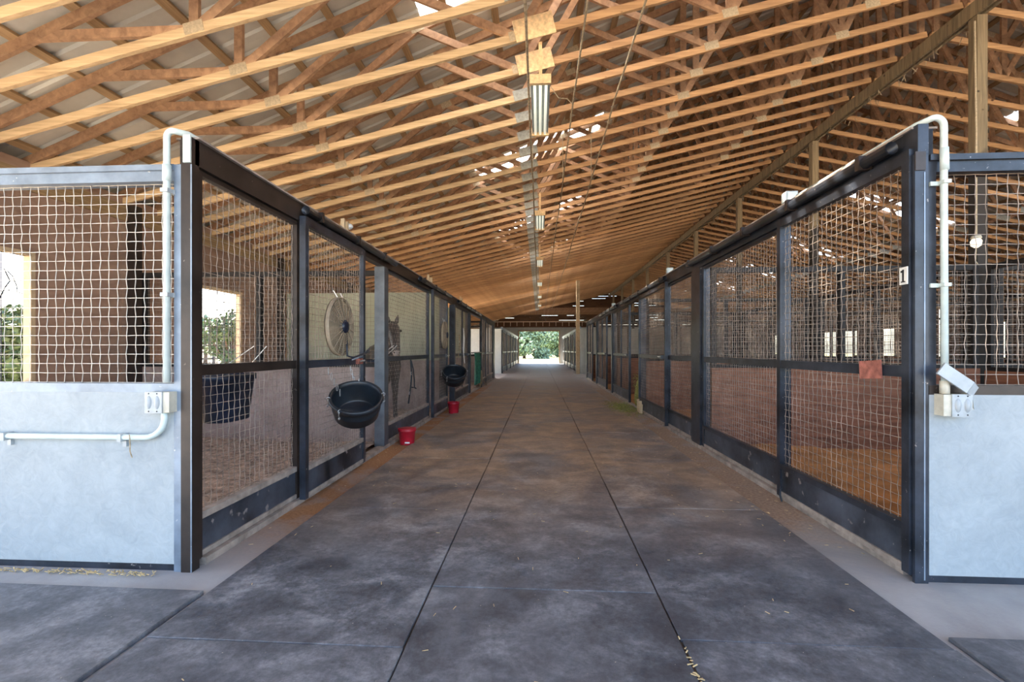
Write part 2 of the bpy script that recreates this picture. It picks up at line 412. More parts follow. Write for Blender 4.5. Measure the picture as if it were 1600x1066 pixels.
y = 5.05-9*SW; i = 0; ky = {9, 15, 21, 27, 33, 39, 45}
while y < YEND+.3:
    if i in ky:
        for s in segs:
            put('roof_sheet', s[0], roof, (0, y, 0)); put('skylight_panel', s[1], roof, (0, y, 0)); put('roof_sheet', s[2], roof, (0, y, 0))
    else:
        put('roof_sheet', shL, roof, (0, y, 0)); put('roof_sheet', shR, roof, (0, y, 0))
    y += SW; i += 1
Y0R, Y1R = 5.05-9*SW, y
ang = math.atan(.4)
pm = MB(); pm.box(-.045, .045, Y0R, Y1R, -.02, .02); pm = pm.mesh('purlin', 'purlin')
for side in (0, 1):
    for k in range(21):
        x = -6.0+k*.6
        put('purlin', pm, roof, (x if side == 0 else 2*RIDGE-x, 0, zt(x)+.02), (0, (-ang if side == 0 else ang), 0))

# ------------------------------------------------------------------ trusses
# local origin at (0,0,0): profile in the XZ plane, thickness along Y
def truss_parts(gold, plate):
    P = []
    top = lambda x: zt(x)-.055
    bot = lambda x: zb(x)+.044
    def chord(nm, p, q, w, h, mt, dy=0):
        b = MB(); p = Vector(p); q = Vector(q); p.y = q.y = dy; b.bar(p, q, h, w, (0, 1, 0)); P.append((nm, b.mesh(nm, mt)))
    tm = 'truss_gold' if gold else 'truss'
    chord('bottom_chord', (-6.2, 0, bot(-6.2)), (-.25, 0, bot(-.25)), .04, .088, tm)
    chord('bottom_chord', (-.25, 0, bot(-.25)), (RIDGE-.04, 0, bot(RIDGE-.04)), .04, .088, 'truss')
    chord('top_chord', (-6.5, 0, top(-6.5)), (RIDGE-.02, 0, top(RIDGE-.02)), .04, .105, 'web')
    J = [-3.08, -.25, 2.32, 4.4]; T = [-4.6, -3.3, -1.75, -.35, 1.1, 2.32, 3.5, 4.4, 5.6]
    W = [(-3.08, -4.6), (-3.08, -3.08), (-3.08, -1.55), (-.25, -1.55), (-.25, .55), (2.32, .55), (2.32, 2.32), (2.32, 3.5), (4.4, 3.5), (4.4, 4.4), (4.4, 5.5), (5.98, 5.98)]
    for a, c in W: chord('web', (a, 0, bot(a)), (c, 0, top(c)), .038, .088, 'web')
    for xj in (J if gold else []):
        if xj == -.25 and not plate: continue
        b = MB()
        b.bar((xj-.09, 0, bot(xj-.09)+.02), (xj+.09, 0, bot(xj+.09)+.02), .105, .046, (0, 1, 0))
        P.append(('nail_plate', b.mesh('nail_plate', 'nailplate')))
    for xt in (-1.55, .55, 3.5):
        b = MB(); b.bar((xt-.08, 0, top(xt-.08)), (xt+.08, 0, top(xt+.08)), .10, .046, (0, 1, 0)); P.append(('nail_plate', b.mesh('nail_plate', 'nailplate')))
    if not plate:
        b = MB(); b.bar((-.36, 0, bot(-.36)+.03), (-.04, 0, bot(-.04)+.03), .145, .048, (0, 1, 0)); P.append(('nail_plate', b.mesh('nail_plate', 'plate_grey')))
    if plate:
        b = MB(); b.bar((-.28, -.032, bot(-.28)+.05), (.16, -.032, bot(.16)+.05), .25, .012, (0, 1, 0))
        P.append(('gusset', b.mesh('gusset', 'osb')))
    return P
TA = truss_parts(True, True); TB = truss_parts(True, False); TC = truss_parts(False, False)
nT = 0; yk = 4.56-.61*9; k = -9
while yk < 41:
    i = k+2                           # first one in view is k=-2
    # left half
    if 0 <= i < 20: lab = 'pale orange timber roof truss over the left aisle, %s counted back from the camera' % ORD[i]; grp = 'timber roof trusses'
    elif i < 0: lab = 'timber roof truss overhead at the near edge, above or behind the camera'; grp = 'timber roof trusses overhead'
    else: lab = 'orange timber roof truss among the densely packed far trusses over the aisle'; grp = 'far timber roof trusses'
    P = TA if i in (3, 4) else (TB if i < 14 else TC)
    t = thing('roof_truss', lab, 'truss', (0, yk, 0), group=grp)
    for nm, me in P: put(nm, me, t)
    if i >= 0:
        if i < 20: lab = 'brown timber roof truss beyond the ridge beam, %s counted back, sloping down to the right' % ORD[i]; grp = 'right slope roof trusses'
        else: lab = 'small brown timber truss among the far ones on the right slope beyond the posts'; grp = 'far right slope trusses'
        t = thing('roof_truss', lab, 'truss', (2*RIDGE, yk+.02, 0), (0, 0, R(180)), group=grp)
        for nm, me in TC: put(nm, me, t)
    nT += 1; yk += .61; k += 1
# flat joists over the far end of the barn
j0 = MB(); j0.box(-2.3, 14.5, -.02, .02, -.09, .09); j0 = j0.mesh('ceiling_joist', 'web'); j1 = MB()
for q in range(11):
    o = tag(put('ceiling_joist', j0, None, (0, 41.2+q*.55, 5.05-.0*q)), 'dark flat joist crossing the barn near the far doorway', 'joist', 'flat joists at the far end')

# ------------------------------------------------------------------ ridge beam and posts
rb = thing('ridge_beam', 'rough weathered double beam carried on the row of tall posts right of the stalls', 'beam', (RIDGE, 0, 0))
for dx in (-.045, .045):
    b = MB(); b.box(dx-.02, dx+.02, -1, 41, 6.03, 6.24); b.build('beam_board', 'post_wood', rb)
b = MB()
for i in range(300):
    y = random.uniform(4, 38); x = random.uniform(-.12, .12); z = 6.0+random.uniform(-.1, .05)
    b.tube([(x, y, z), (x+random.uniform(-.05, .05), y+random.uniform(-.08, .08), z-random.uniform(.02, .14))], .006, 3)
stuff(b.build('cobweb', 'rope', rb))
pmesh = MB(); pmesh.box(-.068, .068, -.068, .068, 0, 6.015); pmesh = pmesh.mesh('post', 'post_dark_below')
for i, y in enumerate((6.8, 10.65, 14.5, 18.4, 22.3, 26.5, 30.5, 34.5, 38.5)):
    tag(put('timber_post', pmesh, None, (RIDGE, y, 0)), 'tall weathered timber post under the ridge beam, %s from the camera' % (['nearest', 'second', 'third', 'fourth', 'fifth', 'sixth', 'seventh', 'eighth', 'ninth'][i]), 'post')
b = MB(); b.box(-.1, .1, -.1, .1, 0, 5.35)
tag(put('timber_post', b.mesh('post', 'pale_wood'), None, (2.20, 26.6, 0)), 'pale slim post rising to the trusses at the right corner of the far stall block', 'post')

# ------------------------------------------------------------------ wire mesh
WM = {}
def wire_mesh(w, h, fine, mat='wire', sp=.060, r=.0023):
    """panel in local YZ plane: y 0..w, z 0..h"""
    key = (round(w, 2), round(h, 2), fine, mat)
    if key in WM: return WM[key]
    b = MB(); ny = max(1, int(w/sp)); nz = max(1, int(h/sp)); oy = (w-ny*sp)/2; oz = (h-nz*sp)/2
    if fine:
        rnd = random.Random(3); A = .003
        J = [[(rnd.uniform(-.0024, .0024), rnd.uniform(-.001, .001)) for _ in range(nz+1)] for _ in range(ny+1)]
        for i in range(ny+1):
            pts = [(0, oy+i*sp, 0)]
            for j in range(nz+1): pts.append((A*(1 if (i+j) % 2 else -1), oy+i*sp+J[i][j][0], oz+j*sp+J[i][j][1]))
            pts.append((0, oy+i*sp, h)); b.tube(pts, r, 4, False)
        for j in range(nz+1):
            pts = [(0, 0, oz+j*sp)]
            for i in range(ny+1): pts.append((A*(-1 if (i+j) % 2 else 1), oy+i*sp+J[i][j][0], oz+j*sp+J[i][j][1]))
            pts.append((0, w, oz+j*sp)); b.tube(pts, r, 4, False)
    else:
        for i in range(ny+1): b.tube([(r, oy+i*sp, 0), (r, oy+i*sp, h)], r, 3, False)
        for j in range(nz+1): b.tube([(-r, 0, oz+j*sp), (-r, w, oz+j*sp)], r, 3, False)
    WM[key] = b.mesh('wire_mesh', mat, False); return WM[key]

ZT, ZM0, ZM1, ZK1, ZK0 = 2.535, 1.215, 1.285, .335, .085
def panel(name, label, cat, side, y0, y1, off, fine, steel='steel', door=False, mid=None, group=None, wire='wire_rust'):
    """stall front panel; side -1 left, +1 right; off = shift towards the aisle"""
    x = (XL if side < 0 else XR)-side*off*1.0
    t = thing(name, label, cat, (x, y0, 0), group=group); w = y1-y0; d = .028; st = .058 if door else .05
    top = ZT+(.045 if door else 0)
    b = MB(); b.box(-d, d, 0, st, .04, top); b.build('stile', steel, t)
    b = MB(); b.box(-d, d, w-st, w, .04, top); b.build('stile', steel, t)
    b = MB(); b.box(-d*.9, d*.9, st, w-st, ZT-.03, top); b.build('top_rail', steel, t)
    b = MB(); b.box(-d*.8, d*.8, st, w-st, ZM0, ZM1); b.build('middle_rail', steel, t)
    b = MB(); b.box(-d, d, st, w-st, ZK1-.045, ZK1); b.build('bottom_rail', 'dusty_rail' if side < 0 else steel, t)
    b = MB(); b.box(-d*.45, d*.45, st, w-st, ZK0, ZK1-.045); b.build('kick_panel', 'steel_kick', t)
    b = MB(); b.box(-d*.9, d*.9, st, w-st, ZK0-.035, ZK0); b.build('bottom_channel', 'dusty_rail', t)
    xs = [st, w-st]
    if mid: xs = [st, mid-y0-.025, mid-y0+.025, w-st]; b = MB(); b.box(-d*.8, d*.8, xs[1], xs[2], ZK1, ZT-.03); b.build('mullion', steel, t)
    for a, c in zip(xs[::2], xs[1::2]):
        for z0, z1 in ((ZM1, ZT-.03), (ZK1, ZM0)):
            stuff(put('wire_mesh', wire_mesh(c-a, z1-z0, fine, wire), t, (side*.012, a, z0)))
    return t
def tub_post(name, label, x0, x1, y0, y1, z0, z1, mat='steel', group=None):
    b = MB(); b.box(x0, x1, y0, y1, z0, z1); return tag(b.build(name, mat), label, 'post', group)
def header(side, y0, y1, label, mat):
    x = XL if side < 0 else XR
    t = thing('header_beam', label, 'beam', (x, y0, 0))
    b = MB(); b.box(-.05, .05, 0, y1-y0, 2.54, 2.70); b.build('channel', mat, t)
    b = MB(); b.box(-.075, .075, 0, y1-y0, 2.70, 2.712); b.build('dust_cap', 'dusty_rail', t)
def track(side, y0, y1, label):
    x = (XL if side < 0 else XR)-side*.105
    t = thing('door_track', label, 'track', (x, y0, 2.635))
    b = MB(); n = 12; L = y1-y0
    for r in (.040, .034):
        k = len(b.v)
        for yy in (0, L): b.v += [(r*math.cos(2*math.pi*j/n), yy, r*math.sin(2*math.pi*j/n)) for j in range(n)]
        for j in range(n): b.f.append((k+j, k+(j+1) % n, k+n+(j+1) % n, k+n+j))
    for j in range(n):
        j2 = (j+1) % n; b.f.append((j, j2, 2*n+j2, 2*n+j))
    b.build('pipe', 'steel', t, True)
    yy = .25
    while yy < L:
        b = MB(); b.box(-.044, .044, yy-.02, yy+.02, -.044, .05); b.build('bracket', 'steel_brown', t); yy += .9
def latch(side, y, z, label, door=True):
    x = (XL if side < 0 else XR)-side*((.126 if side < 0 else .103) if door else .042)
    t = thing('door_latch', label, 'latch', (x, y, z))
    b = MB(); b.box(-.02, .02, -.06, .06, -.032, .032); b.build('latch_plate', 'rust_plate' if side < 0 and y < 6 else 'steel_slate', t)
    b = MB(); b.tube([(-side*.03, -.05, 0), (-side*.06, 0, .01), (-side*.03, .06, 0)], .01, 6); b.build('latch_handle', 'chrome', t)

header(-1, FL+.02, 22.2, 'brown steel header beam running along the top of the left stalls', 'steel_brown')
header(1, FR+.02, 22.3, 'dark steel header beam running along the top of the right stalls', 'steel')
track(-1, 4.02, 6.6, 'black pipe door track over the nearest left sliding door')
track(-1, 8.0, 10.8, 'black pipe door track over the second left sliding door')
track(-1, 11.8, 16.4, 'pipe door track over the far half of the left stalls')
track(1, 3.0, 6.95, 'black pipe door track with open end over the nearest right door')
track(1, 8.2, 12.6, 'pipe door track over the second and third right stalls')
track(1, 13.2, 17.0, 'pipe door track over the fourth right stall')

# left stall fronts
LP = [('fixed', 2.80, 4.06, None, 'nearest'), ('door', 4.0, 5.42, None, 'nearest'), ('fixed', 6.46, 8.98, None, 'second'),
      ('door', 9.0, 10.42, None, 'second'), ('fixed', 11.72, 14.1, 13.0, 'third'), ('door', 16.6, 18.0, None, 'fourth'),
      ('fixed', 18.3, 21.4, 19.6, 'fifth')]
for kd, a, c, mid, nm in LP:
    fine = a < 7
    if kd == 'door': panel('sliding_door', 'dark steel sliding mesh door of the %s left stall' % nm, 'door', -1, a, c, .085, a < 5, 'steel', True, mid)
    else: panel('mesh_panel', 'dark framed fixed wire mesh panel of the %s left stall' % nm, 'panel', -1, a, c, 0, fine, 'steel_brown' if a < 3 else 'steel', False, mid)
for a, c, nm in ((6.28, 6.45, 'wide grey steel post after the open left doorway beyond the feed tub'), (10.42, 10.55, 'dark steel post between second and third left stalls'),
                 (11.6, 11.72, 'dark steel post on the far side of the second open left doorway'), (14.15, 14.35, 'dark steel post beside the green hanging sheet'),
                 (18.05, 18.25, 'dark steel post between fourth and fifth left stalls'), (21.5, 22.1, 'dark steel end post of the left stall row')):
    tub_post('steel_post', nm, XL-.09, XL+.05, a, c, 0, 2.54, 'steel_slate' if a < 7 else 'steel')
# right stall fronts
RP = [('door', 2.885, 4.42, None, 'nearest'), ('fixed', 4.40, 6.56, None, 'nearest'), ('fixed', 6.98, 8.34, None, 'second'), ('door', 8.24, 10.42, None, 'second'),
      ('fixed', 11.86, 14.42, 13.1, 'third'), ('fixed', 15.85, 18.3, 17.0, 'fourth'), ('fixed', 20.05, 22.1, 21.0, 'fifth')]
for kd, a, c, mid, nm in RP:
    if kd == 'door': panel('sliding_door', 'dark steel sliding mesh door of the %s right stall' % nm, 'door', 1, a, c, .062, a < 5, 'steel', True, mid)
    else: panel('mesh_panel', 'dark framed fixed wire mesh panel of the %s right stall' % nm, 'panel', 1, a, c, 0, a < 7, 'steel', False, mid)
for a, c, nm in ((6.60, 6.94, 'thick dark steel post between first and second right stalls'), (10.46, 10.62, 'dark steel post beside the green hay in the right doorway'),
                 (14.45, 14.62, 'dark steel post between third and fourth right stalls'), (18.35, 18.55, 'dark steel post between fourth and fifth right stalls'),
                 (22.12, 22.3, 'dark steel end post of the right stall row')):
    tub_post('steel_post', nm, XR-.05, XR+.09, a, c, 0, 2.54, 'steel')
for side, ys in ((-1, (5.36, 10.36, 13.95, 17.9)), (1, (8.40, 12.0, 15.95, 20.15))):
    for i, y in enumerate(ys):
        latch(side, y-(.16 if side < 0 else -.05), 1.25, 'small latch on the middle rail of the %s %s stall door' % ([['nearest', 'second', 'third', 'fourth'], ['second', 'third', 'fourth', 'fifth']][side > 0][i], 'left' if side < 0 else 'right'), (side < 0 and i != 2) or (side > 0 and i == 0))

# sills under the fronts
b = MB(); b.box(XL-.06, XL+.06, FL+.1, 22.2, 0, .045); struct(b.build('trim_1', 'dusty_rail'))
b = MB(); b.box(XR-.06, XR+.06, FR+.1, 22.3, 0, .045); struct(b.build('trim_2', 'dusty_rail'))

# ------------------------------------------------------------------ front walls (face the camera)
def front(side, xa, xb, y, fine=True):
    n = 'left' if side < 0 else 'right'
    lo, hi = min(xa, xb), max(xa, xb)
    b = MB(); b.box(lo, hi, y, y+.14, .045, 1.115); struct(b.build('wall_front_%s' % n, 'concrete'))
    b = MB(); b.box(lo, hi, y+.01, y+.13, 0, .045); struct(b.build('baseboard_front_%s' % n, 'steel'))
    t = thing('mesh_panel', 'wide wire mesh panel over the %s concrete front wall facing the camera' % n, 'panel', (lo, y, 0))
    st = 'steel_grey' if side < 0 else 'steel'; L = hi-lo
    b = MB(); b.box(0, L, .005, .105, 2.435, 2.535); b.build('top_rail', st, t)
    b = MB(); b.box(0, L, -.012, .0, 2.50, 2.535); b.build('rail_lip', st, t)
    b = MB(); b.box(0, L, .0, .12, 1.115, 1.17); b.build('bottom_rail', st if side < 0 else 'steel_brown', t)
    o = stuff(put('wire_mesh', wire_mesh(L, 2.435-1.17, True, 'wire' if side < 0 else 'wire_rust', .060, .0023), t, (0, .055, 1.17), (0, 0, R(-90)))); 
    o.location = (0, .055, 1.17); o.rotation_euler = (0, 0, R(-90))
    return t
front(-1, WL+.1, XL-.07, FL); front(1, XR+.012, RIDGE, FR)
# corner posts
t = thing('corner_post', 'dark steel corner post of the left stalls with pale blue front channel', 'post', (XL, FL, 0))
b = MB(); b.box(-.02, .05, -.01, .055, 0, 2.70); b.build('post_tube', 'steel_brown', t)
b = MB(); b.box(-.07, -.02, -.004, .12, 0, 2.535); b.build('channel_leg', 'steel_grey', t)
b = MB(); b.box(.0, .048, -.02, -.01, 2.54, 2.71); b.build('end_cap', 'conduit', t)
b = MB(); b.box(.044, .052, -.013, -.0095, .0, 2.53); b.build('weld_bead', 'steel_grey', t)
t = thing('corner_post', 'dark chipped steel corner post of the right stalls beside white conduit', 'post', (XR, FR, 0))
b = MB(); b.box(-.075, 0, -.01, .010, 0, 2.54); b.box(-.028, 0, .010, .11, 0, 2.54); b.build('post_tube', 'steel', t)
b = MB(); b.box(0, .055, .004, .11, 1.1, 2.535); b.box(0, .012, .004, .11, 0, 1.1); b.build('channel_leg', 'steel', t)
b = MB(); b.box(-.06, .0, -.012, .1, 2.54, 2.715); b.build('header_end', 'steel', t)
b = MB(); b.box(-.078, -.02, -.018, -.01, 2.44, 2.55); b.build('splice_plate', 'steel_brown', t)
b = MB(); b.box(-.026, -.019, -.013, -.009, .02, 2.43); b.build('weld_bead', 'steel_grey', t)

def arc(c, r, a0, a1, ax, n=8):
    out = []
    for i in range(n+1):
        a = R(a0+(a1-a0)*i/n); u, v = r*math.cos(a), r*math.sin(a)
        out.append((c[0]+u*ax[0][0]+v*ax[1][0], c[1]+u*ax[0][1]+v*ax[1][1], c[2]+u*ax[0][2]+v*ax[1][2]))
    return out
XZ = ((1, 0, 0), (0, 0, 1))
# left conduit: over the header, down to the box, out along the wall
t = thing('conduit', 'pale grey conduit down the left corner and along the concrete wall', 'pipe', (XL, FL, 0))
r = .019
pts = [(.0, .30, 2.735), (-.005, .03, 2.735)]+arc((-.052, -.035, 2.69), .038, 70, 180, XZ, 8)+[(-.09, -.035, 1.18)]
b = MB(); b.tube(pts, r, 10); b.build('vertical_run', 'conduit', t, True)
pts = [(-.105, -.035, 1.0)]+[(-.105-.13+.13*math.cos(a), -.035, .955-.115*math.sin(a)) for a in [R(x) for x in range(0, 91, 11)]]+[(-3.9, -.035, .838)]
b = MB(); b.tube(pts, .0185, 10); b.build('horizontal_run', 'conduit', t, True)
for x, z, v in ((-.09, 2.36, 1), (-.09, 1.72, 1), (-.38, .838, 0), (-1.15, .838, 0), (-1.9, .838, 0), (-2.6, .838, 0)):
    b = MB()
    if v: b.box(x-.024, x+.03, -.012, .0, z-.015, z+.015); b.box(x-.024, x+.024, -.06, -.0, z-.012, z+.012)
    else: b.box(x-.012, x+.012, -.06, -.0, z-.024, z+.024); b.box(x-.012, x+.012, -.02, .0, z-.06, z-.02)
    b.build('strap', 'box_grey', t)
b = MB(); b.tube([(-.09, -.035, 2.42), (-.09, -.035, 2.52)], .024, 10); b.build('coupling', 'conduit', t, True)
b = MB(); b.tube([(-.31, -.06, .86), (-.30, -.065, .80), (-.305, -.062, .76), (-.29, -.062, .72)], .0035, 5); b.build('tie_wire', 'rope', t)
def outlet(label, x, y, flip):
    t = thing('outlet_box', label, 'outlet', (x, y, 1.06))
    b = MB(); b.box(-.075, .075, -.065, 0, -.062, .062); b.build('box', 'box_cream', t)
    s = -1 if not flip else 1
    b = MB(); b.box(*(sorted((s*.075, s*-.035))), -.074, -.065, -.065, .065); b.build('cover_plate', 'box_grey', t)
    for k in (0, 1):
        cx = s*(.048-.052*k)
        b = MB(); prof = [(.001, 0), (.014, 0), (.018, -.006), (.019, -.012)]
        b.lathe([(.0001, .012), (.010, .010), (.016, .004), (.018, 0)], 14)
        o = b.build('outlet_lid', 'box_grey', t, True, (cx, -.074, 0)); o.rotation_euler = (R(90), 0, 0); o.scale = (1, 2.3, 1)
        for z in (.054, -.054):
            b = MB(); b.lathe([(.0001, .003), (.004, .002), (.004, 0)], 8); o = b.build('screw', 'ink', t, False, (cx, -.074, z)); o.rotation_euler = (R(90), 0, 0)
    return t
outlet('grey double outlet box with cream side on the left wall under the conduit', XL-.125, FL, False)
# right conduit
t = thing('conduit', 'white conduit arching over the right header and down the corner post', 'pipe', (XR, FR, 0))
pts = [(-.02, 1.35, 2.735), (-.02, .05, 2.735)]+arc((.02, -.03, 2.69), .05, 100, 0, XZ, 9)+[(.07, -.03, 2.4), (.07, -.035, 1.17)]
b = MB(); b.tube(pts, .018, 10); b.build('vertical_run', 'conduit', t, True)
b = MB(); b.tube([(.07, -.035, 2.43), (.07, -.032, 2.56)], .022, 10); b.build('coupling', 'conduit', t, True)
for z in (2.36, 1.76):
    b = MB(); b.box(.01, .095, -.014, 0, z-.012, z+.012); b.box(.05, .09, -.058, 0, z-.010, z+.010); b.build('strap', 'conduit', t)
b = MB(); b.tube([(.07, -.035, 1.20), (.07, -.035, 1.125)], .024, 10); b.build('fitting', 'box_cream', t, True)
t = outlet('grey double outlet box on the right wall with its cover flipped up', XR+.115, FR, True)
b = MB(); b.bar((-.10, -.075, .215), (.05, -.085, .105), .075, .012, (0, 1, 0)); b.bar((.05, -.085, .105), (.095, -.06, .075), .07, .012, (0, 1, 0)); b.build('flip_cover', 'box_grey', t)
b = MB(); b.v = [(.075, -.01, .07), (.14, -.01, -.03), (.085, -.01, -.03), (.075, -.07, .07)]; b.f = [(0, 1, 2), (0, 3, 1)]; b.build('cover_flap', 'box_cream', t)
# junction boxes on headers
for (x, y, lab) in ((XR-.02, 4.33, 'grey junction box with two sockets on top of right header'), (XR-.02, 8.2, 'small pale junction box further along the right header'), (XR-.02, 14.3, 'distant tiny junction box on the right header')):
    t = thing('junction_box', lab, 'outlet', (x, y, 2.712))
    b = MB(); b.box(-.05, .05, -.04, .04, 0, .10); b.build('box', 'box_grey', t)
    b = MB(); b.box(-.056, -.05, -.035, .035, .01, .09); b.box(-.04, .04, -.046, -.04, .01, .09); b.build('cover', 'conduit', t)
t = thing('header_lamp', 'small white bulb on wooden bracket above the left header', 'lamp', (XL, 5.15, 2.712))
b = MB(); b.box(-.02, .02, -.12, -.09, 0, .14); b.box(-.02, .02, -.03, 0, 0, .13); b.build('bracket', 'pale_wood', t)
b = MB(); b.lathe([(.001, 0), (.02, .01), (.035, .05), (.028, .09), (.001, .105)], 14); o = b.build('bulb', 'white', t, True, (.0, .02, .09)); o.rotation_euler = (R(-80), 0, 0)
for i, y in enumerate((9.0, 12.7)):
    t = thing('header_bracket', 'little wooden bracket cluster standing on left header, %s' % ['above the second stall', 'above the third stall'][i], 'bracket', (XL, y, 2.712))
    for dy, h in ((0, .16), (.12, .11), (.25, .14)):
        b = MB(); b.box(-.02, .02, dy, dy+.035, 0, h); b.build('block', 'pale_wood', t)

# door sign and plate on the nearest right door
xd = XR-.062-.029
t = thing('number_sign', 'small white sign with a black 1 on the right door', 'sign', (xd, 2.92, 1.83))
b = MB(); b.box(-.006, 0, -.03, .03, -.055, .05); b.build('board', 'white', t)
b = MB(); b.box(-.008, -.006, -.006, .006, -.035, .035); b.box(-.008, -.006, .006, .018, .018, .030); b.box(-.008, -.006, -.016, .016, -.042, -.035); b.build('numeral', 'ink', t)
b = MB(); b.box(-.008, 0, -.10, .10, -.06, .06)
o = tag(put('metal_plate', b.mesh('metal_plate', 'rust_plate'), None, (xd, 3.20, 1.25), (R(-4), 0, 0)), 'faded red metal plate on the middle rail of the nearest right door', 'plate')
# door stop hook
b = MB(); b.tube([(0, 0, .12), (-.02, -.02, .10), (-.03, -.04, .05), (-.02, -.05, .0)], .009, 6)
tag(put('door_hook', b.mesh('door_hook', 'steel'), None, (XR-.10, 4.32, .02)), 'bent iron hook at the foot of the nearest right door', 'hook')

# ------------------------------------------------------------------ stall partitions, outer walls
def partition(name, x0, x1, y, label, solid, fine=False, wire='wire_rust', posts=True, zs=1.13):
    """low solid wall with a framed mesh on top, across the barn at depth y"""
    k = partition.n = partition.n+1
    b = MB(); b.box(x0, x1, y-.06, y+.06, 0, zs); struct(b.build('wall_stall_%d' % k, solid))
    t = thing('mesh_panel', label, 'panel', (x0, y, 0)); L = x1-x0
    b = MB(); b.box(0, L, -.035, .035, 2.47, 2.54); b.build('top_rail', 'steel_black', t)
    b = MB(); b.box(0, L, -.035, .035, zs, zs+.05); b.build('bottom_rail', 'steel_black', t)
    n = 2 if L > 3 else 1
    for i in range(n+1):
        xx = min(max(i*L/n, .035), L-.035); b = MB(); b.box(xx-.035, xx+.035, -.04, .04, zs, 2.54); b.build('stile', 'steel_black', t)
    o = stuff(put('wire_mesh', wire_mesh(L, 2.47-zs-.05, fine, wire), t, (0, 0, zs+.05), (0, 0, R(-90))))
partition.n = 0
M['pale_green'] = mat_concrete('pale_green_painted_board', (.34, .36, .26), (.46, .47, .34))
words = ['first and second', 'second and third', 'third and fourth', 'fourth and fifth']
for i, y in enumerate((6.62, 10.6, 14.4, 18.3)):
    if i in (1, 2):
        partition.n += 1; b = MB(); b.box(WL+.12, XL-.12, y-.06, y+.06, 0, 1.14); struct(b.build('wall_stall_%d' % partition.n, 'stall_conc'))
    else: partition('p', WL+.12, XL-.12, y, 'framed mesh partition between the %s left stalls' % words[i], 'stall_conc')
    partition('p', XR+.12, RIDGE-.14, y+.05, 'framed mesh partition between the %s right stalls' % words[i], 'brown_board')
partition('p', WL+.12, XL-.12, 22.15, 'framed mesh end wall of the left stall row', 'stall_conc')
partition('p', XR+.12, RIDGE-.14, 22.2, 'framed mesh end wall of the right stall row', 'brown_board')
for i, y in enumerate((2.95, 6.7, 10.65, 14.45, 18.35, 22.2)):
    partition('p', RIDGE+.14, 9.9, y, 'framed mesh partition beyond the ridge posts, %s from the front' % ORD[i], 'brown_board')
for y in (10.6, 14.4):
    b = MB(); b.box(WL+.12, XL-.12, y-.03, y-.01 if 0 else y+.03, 1.14, 2.72)
    partition.n += 1; struct(b.build('wall_stall_%d' % partition.n, 'pale_green'))
# along the ridge posts and beyond
def long_wall(x, segs, lab, solid, zs=1.1, wire=True, fine=False):
    for i, (y0, y1) in enumerate(segs):
        partition.n += 1; k = partition.n
        b = MB(); b.box(x-.05, x+.05, y0, y1, 0, zs); struct(b.build('wall_stall_%d' % k, solid))
        t = thing('mesh_panel', lab % ORD[i], 'panel', (x, y0, 0)); L = y1-y0
        b = MB(); b.box(-.03, .03, 0, L, 2.47, 2.54); b.build('top_rail', 'steel_black', t)
        b = MB(); b.box(-.03, .03, 0, L, zs, zs+.05); b.build('bottom_rail', 'steel_black', t)
        for yy in (.04, L/2, L-.04): b = MB(); b.box(-.035, .035, yy-.035, yy+.035, zs, 2.54); b.build('stile', 'steel_black', t)
        if wire: stuff(put('wire_mesh', wire_mesh(L, 2.47-zs-.05, fine, 'wire_rust'), t, (0, 0, zs+.05)))
long_wall(RIDGE, [(3.0, 6.65), (6.95, 10.5), (10.8, 14.35), (14.65, 18.25), (18.55, 22.1)], 'framed mesh partition between ridge posts, %s from the front', 'brown_board')
long_wall(10.0, [(3.0, 6.65), (6.85, 10.5), (10.8, 14.35), (14.65, 18.25), (18.55, 22.1)], 'framed mesh stall front on the second aisle, near side, %s from the front', 'brown_board', wire=True)
long_wall(14.4, [(3.0, 6.65), (6.85, 10.5), (10.8, 14.35), (14.65, 18.25), (18.55, 22.1), (26.9, 30.5), (30.7, 34.5)], 'framed stall front on the far side of the second aisle, %s from the front', 'brown_board', wire=False)

# outer walls with window openings
def outer_wall(x, name, wins, mat, y0, y1, ztop, w0=1.0, w1=2.5, th=.06):
    root = struct(bpy.data.objects.new(name, None)); C.objects.link(root); edges = [y0]
    for a, c in wins: edges += [a, c]
    edges.append(y1)
    for i in range(0, len(edges), 2):
        a, c = edges[i], edges[i+1]; yy = a
        while yy < c-.01:
            e = min(yy+1.22, c); b = MB(); b.box(x-th/2, x+th/2, yy+.003, e-.003, 0, ztop); b.build('wall_board', mat, root); yy = e
    for a, c in wins:
        b = MB(); b.box(x-th/2, x+th/2, a, c, 0, w0); b.build('wall_board', mat, root)
        b = MB(); b.box(x-th/2, x+th/2, a, c, w1, ztop); b.build('wall_board', mat, root)
    n = outer_wall.n
    for a, c in wins:
        n += 1; f = MB()
        for (p, q, r_, s) in ((a-.05, a, w0, w1), (c, c+.05, w0, w1), (a-.05, c+.05, w0-.05, w0), (a-.05, c+.05, w1, w1+.05)):
            f.box(x-.05, x+.05, p, q, r_, s)
        wo = struct(f.build('window_%d' % n, 'pale_wood'))
        for q in range(1, 6):
            yy = a+(c-a)*q/6; b = MB(); b.tube([(x, yy, w0), (x, yy, w1)], .006, 5); b.build('window_bar', 'steel', wo)
    outer_wall.n = n; return root
outer_wall.n = 0
outer_wall(WL, 'wall_left', [(3.55, 5.14), (7.75, 9.0), (11.6, 12.9), (15.4, 16.7), (19.2, 20.5)], 'panel_board', FL, 22.2, 3.62)
outer_wall(WR, 'wall_right', [(3.6, 5.0), (7.8, 9.0), (11.6, 12.9), (15.4, 16.7), (19.2, 20.5)], 'dark_board', FL, 22.2, 3.62)
